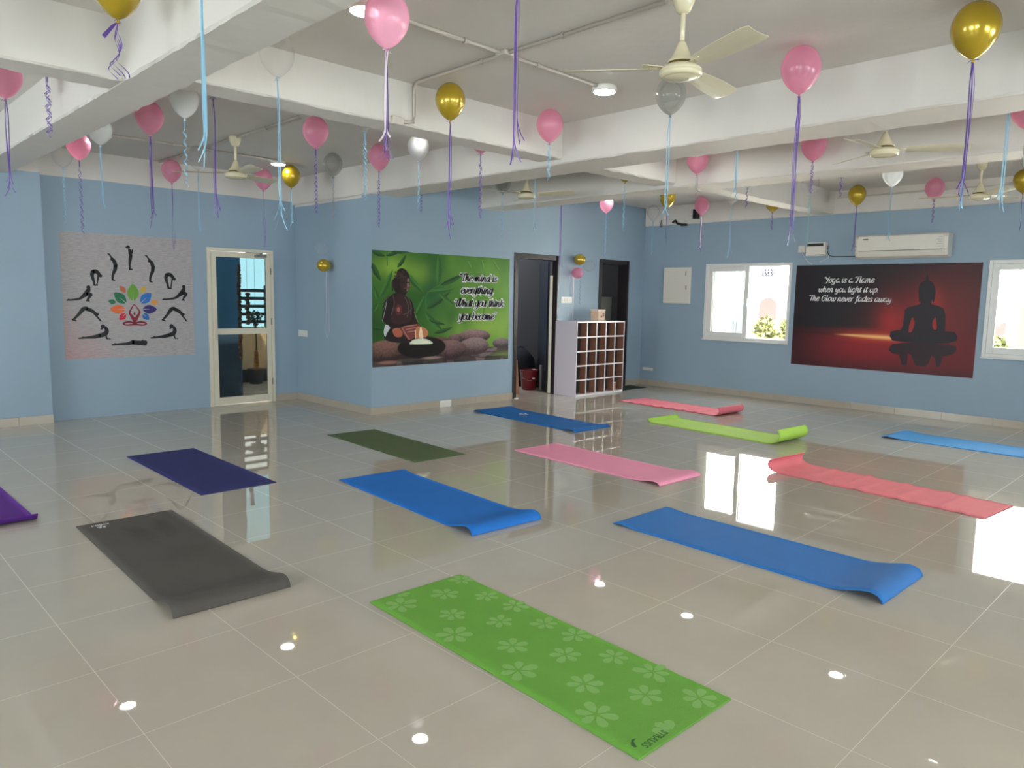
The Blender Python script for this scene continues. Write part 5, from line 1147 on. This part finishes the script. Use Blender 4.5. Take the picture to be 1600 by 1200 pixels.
# ---------------------------------------------------------------- balcony beyond the glazed door
BF = basic('balcony_plaster', srgb(240, 208, 160), .8, var=.12, vscale=5)
structure(MB().box(2.6, 4.86, 10.75, 12.4, 0, 3.1).build('wall_balcony', basic('deep_blue_paint', srgb(78, 108, 136), .6)))
structure(MB().box(4.0, 8.0, 12.3, 12.42, 0, .95).build('wall_parapet', BF)); structure(MB().box(4.0, 8.0, 12.27, 12.31, 0, .22).build('baseboard_balcony', M['granite']))
t = thing('balcony_railing', 'dark horizontal bar railing on the balcony seen through the glazed door', 'railing', (5.8, 12.36, .95))
for k in range(5): MB().rbox(-1.4, 1.4, -.02, .02, .06+.135*k, .115+.135*k, .004).build('rail_bar', M['granite'], t)
for x in (-1.2, .24): MB().rbox(x-.03, x+.03, -.025, .025, 0, .72, .004).build('rail_post', M['granite'], t)
po = MB().rbox(-.05, .05, -.05, .05, .0, 3.0, .006).build('balcony_post', M['granite'], loc=(6.12, 12.1, 0)); tag(po, 'dark upright post at the right side of the balcony opening', 'post')
pw = MB().box(0, .35, -.1, .1, 0, 3.0).build('wall_balcony_end', BF, loc=(6.15, 12.4, 0)); structure(pw)
MARI = basic('marigold', srgb(236, 160, 60), .8, var=.3, vscale=40); MARD = basic('dry_marigold', srgb(176, 112, 62), .9, var=.3, vscale=40)
def garland(label, x, y, z0, z1, m_, seed, r=.03):
    rd = random.Random(seed); mb = MB(); zz = z1
    while zz > z0:
        rr = r*rd.uniform(.8, 1.15); cx, cy = rd.uniform(-.008, .008), rd.uniform(-.008, .008); prof = [(0, .7*rr)]+[(rr*math.sin(a), .7*rr*math.cos(a)) for a in (.5, 1.0, 1.57, 2.1, 2.6)]+[(0, -.7*rr)]
        b = len(mb.v); mb.lathe(prof, 9, org=(cx, cy, zz))
        for i in range(b, len(mb.v)):
            q = mb.v[i]; mb.v[i] = (q[0]+rd.uniform(-.004, .004), q[1]+rd.uniform(-.004, .004), q[2]+rd.uniform(-.004, .004))
        zz -= rr*1.25
    mb.tube([(0, 0, z0), (0, 0, 2.2), (0, -.034, 2.3)], .002, 5)
    return tag(mb.build('flower_garland', m_, loc=(x, y, 0)), label, 'garland', 'marigold garlands outside the glazed door')
garland('long straight marigold garland hanging outside the glazed door, leftmost of them', 4.575, 10.166, .60, 1.92, MARD, 1, .03)
garland('short marigold garland with a pale knot behind the upper pane of the glazed door', 4.69, 10.166, 1.10, 1.52, MARI, 2, .032)
garland('low marigold garland hanging behind the lower pane of the glazed door', 4.675+.13, 10.172, .42, .70, MARI, 3, .038)
t = thing('potted_plant', 'dark bushy potted plant on the balcony parapet behind the glazed door', 'plant', (5.66, 12.0, 0))
MB().lathe([(0, 0), (.10, 0), (.14, .25), (.15, .26), (.13, .26), (0, .24)], 18).build('pot', M['granite'], t)
def leaves(n, c, R, size, seed, mat_, parent, name='foliage'):
    rd = random.Random(seed); mb = MB()
    for _ in range(n):
        d = Vector((rd.gauss(0, 1), rd.gauss(0, 1), rd.gauss(0, 1))).normalized()*rd.uniform(.35, 1)**.6; p = Vector((c[0]+d.x*R[0], c[1]+d.y*R[1], c[2]+d.z*R[2]))
        u = Vector((rd.gauss(0, 1), rd.gauss(0, 1), rd.gauss(0, .7))).normalized(); w_ = u.cross(Vector((rd.gauss(0, 1), rd.gauss(0, 1), rd.gauss(0, 1)))).normalized(); s_ = size*rd.uniform(.6, 1.3)
        mb.add([p, p+u*s_*.5+w_*s_*.28, p+u*s_, p+u*s_*.5-w_*s_*.28], [(0, 1, 2, 3)])
    return mb.build(name, mat_, parent)
DG = basic('dark_leaf', srgb(50, 70, 40), .7); YG = basic('sunlit_leaf', srgb(70, 72, 26), .6, var=.3, vscale=10)
MB().tube([(0, 0, .24), (.02, 0, .7), (0, 0, 1.1)], .015).build('stem', DG, t); leaves(300, (0, 0, 1.12), (.11, .11, .13), .05, 5, DG, t)

# ---------------------------------------------------------------- outside the right wall windows
structure(MB().box(11.4, 26, -12, 24, -.35, -.3).build('floor_yard', basic('pale_paving', srgb(214, 208, 196), .8)))
FW = basic('white_facade', srgb(250, 248, 244), .8); AR = basic('brick_recess_shade', srgb(40, 25, 21), .8, var=.2, vscale=4); GR = basic('grey_shutter', srgb(38, 38, 46), .7); PT = basic('pale_teal_glass', srgb(50, 66, 72), .5)  # arch panels have no real recess; AR's dark brown carries its shade
XF = 18.0
house = thing('house', 'white house with arched openings seen through the windows of the right wall', 'building', (XF, 8, -.3))
MB().box(0, 5, -18, 10, 0, 6.5).build('facade', FW, house)
def arch(yc, wd, z0, z1, depth, mt):
    mb = MB(); P = [(-wd/2, z0), (wd/2, z0), (wd/2, z1-wd/2)]+[(wd/2*math.cos(a), z1-wd/2+wd/2*math.sin(a)) for a in [PI*k/14 for k in range(1, 14)]]+[(-wd/2, z1-wd/2)]
    n = len(P); vs = [(-.012, yc+p[0], p[1]) for p in P]+[(depth, yc+p[0], p[1]) for p in P]
    mb.add(vs, [tuple(range(n)), tuple(range(2*n-1, n-1, -1))]+[(k, (k+1) % n, n+(k+1) % n, n+k) for k in range(n)])
    a = mb.build('arched_opening', mt, house)
    MB().box(-.03, -.01, yc-wd/2+.0, yc-.04, z0, z0+(z1-z0)*.36).build('shutter', GR, a); MB().box(-.03, -.01, yc+.04, yc+wd/2, z0, z0+(z1-z0)*.36).build('shutter', GR, a)
arch(9.04-8, .48, .95, 1.95, .05, AR); arch(8.55-8, .26, .95, 1.95, .05, PT); arch(9.85-8, .42, .95, 1.95, .05, PT)
g = MB()
for k in range(3): g.box(-.06, -.02, 8.9-8, 9.22-8, 2.48+.07*k, 2.51+.07*k)
for k in range(5): g.box(-.06, -.02, 8.88-8+.08*k, 8.91-8+.08*k, 2.48, 2.68)
g.build('balcony_grille', GR, house)
MB().box(-.03, -.005, 3.95-8-.14, 3.95-8+.14, .9, 1.5).build('brown_panel', basic('brown_lattice', srgb(44, 34, 32), .8, var=.4, vscale=40), house); MB().box(-.03, -.005, 3.3-8-.25, 3.3-8+.3, .8, 1.85).build('wooden_gate', basic('pale_wood_gate', srgb(78, 50, 38), .8, var=.2, vscale=6), house)
def shrub(label, x, y, z_, R, n, seed):
    t = thing('shrub', label, 'shrub', (x, y, -.3)); MB().lathe([(0, 0), (.2, 0), (.26, .3), (.26, .34), (0, .33)], 16).build('planter', BF, t)
    MB().tube([(0, 0, .3), (.02, .01, z_+.1)], .02).build('stem', DG, t); leaves(n, (0, 0, z_+.3), R, .12, seed, YG, t)
shrub('yellow green shrub outside the left window, left of two', 15.0, 7.56, .92, (.25, .24, .26), 520, 1); shrub('yellow green shrub outside the left window, right of two', 16.1, 7.63, .87, (.27, .17, .25), 420, 2); shrub('small yellow shrub outside the right window', 15.0, 3.30, .80, (.22, .2, .2), 420, 3)
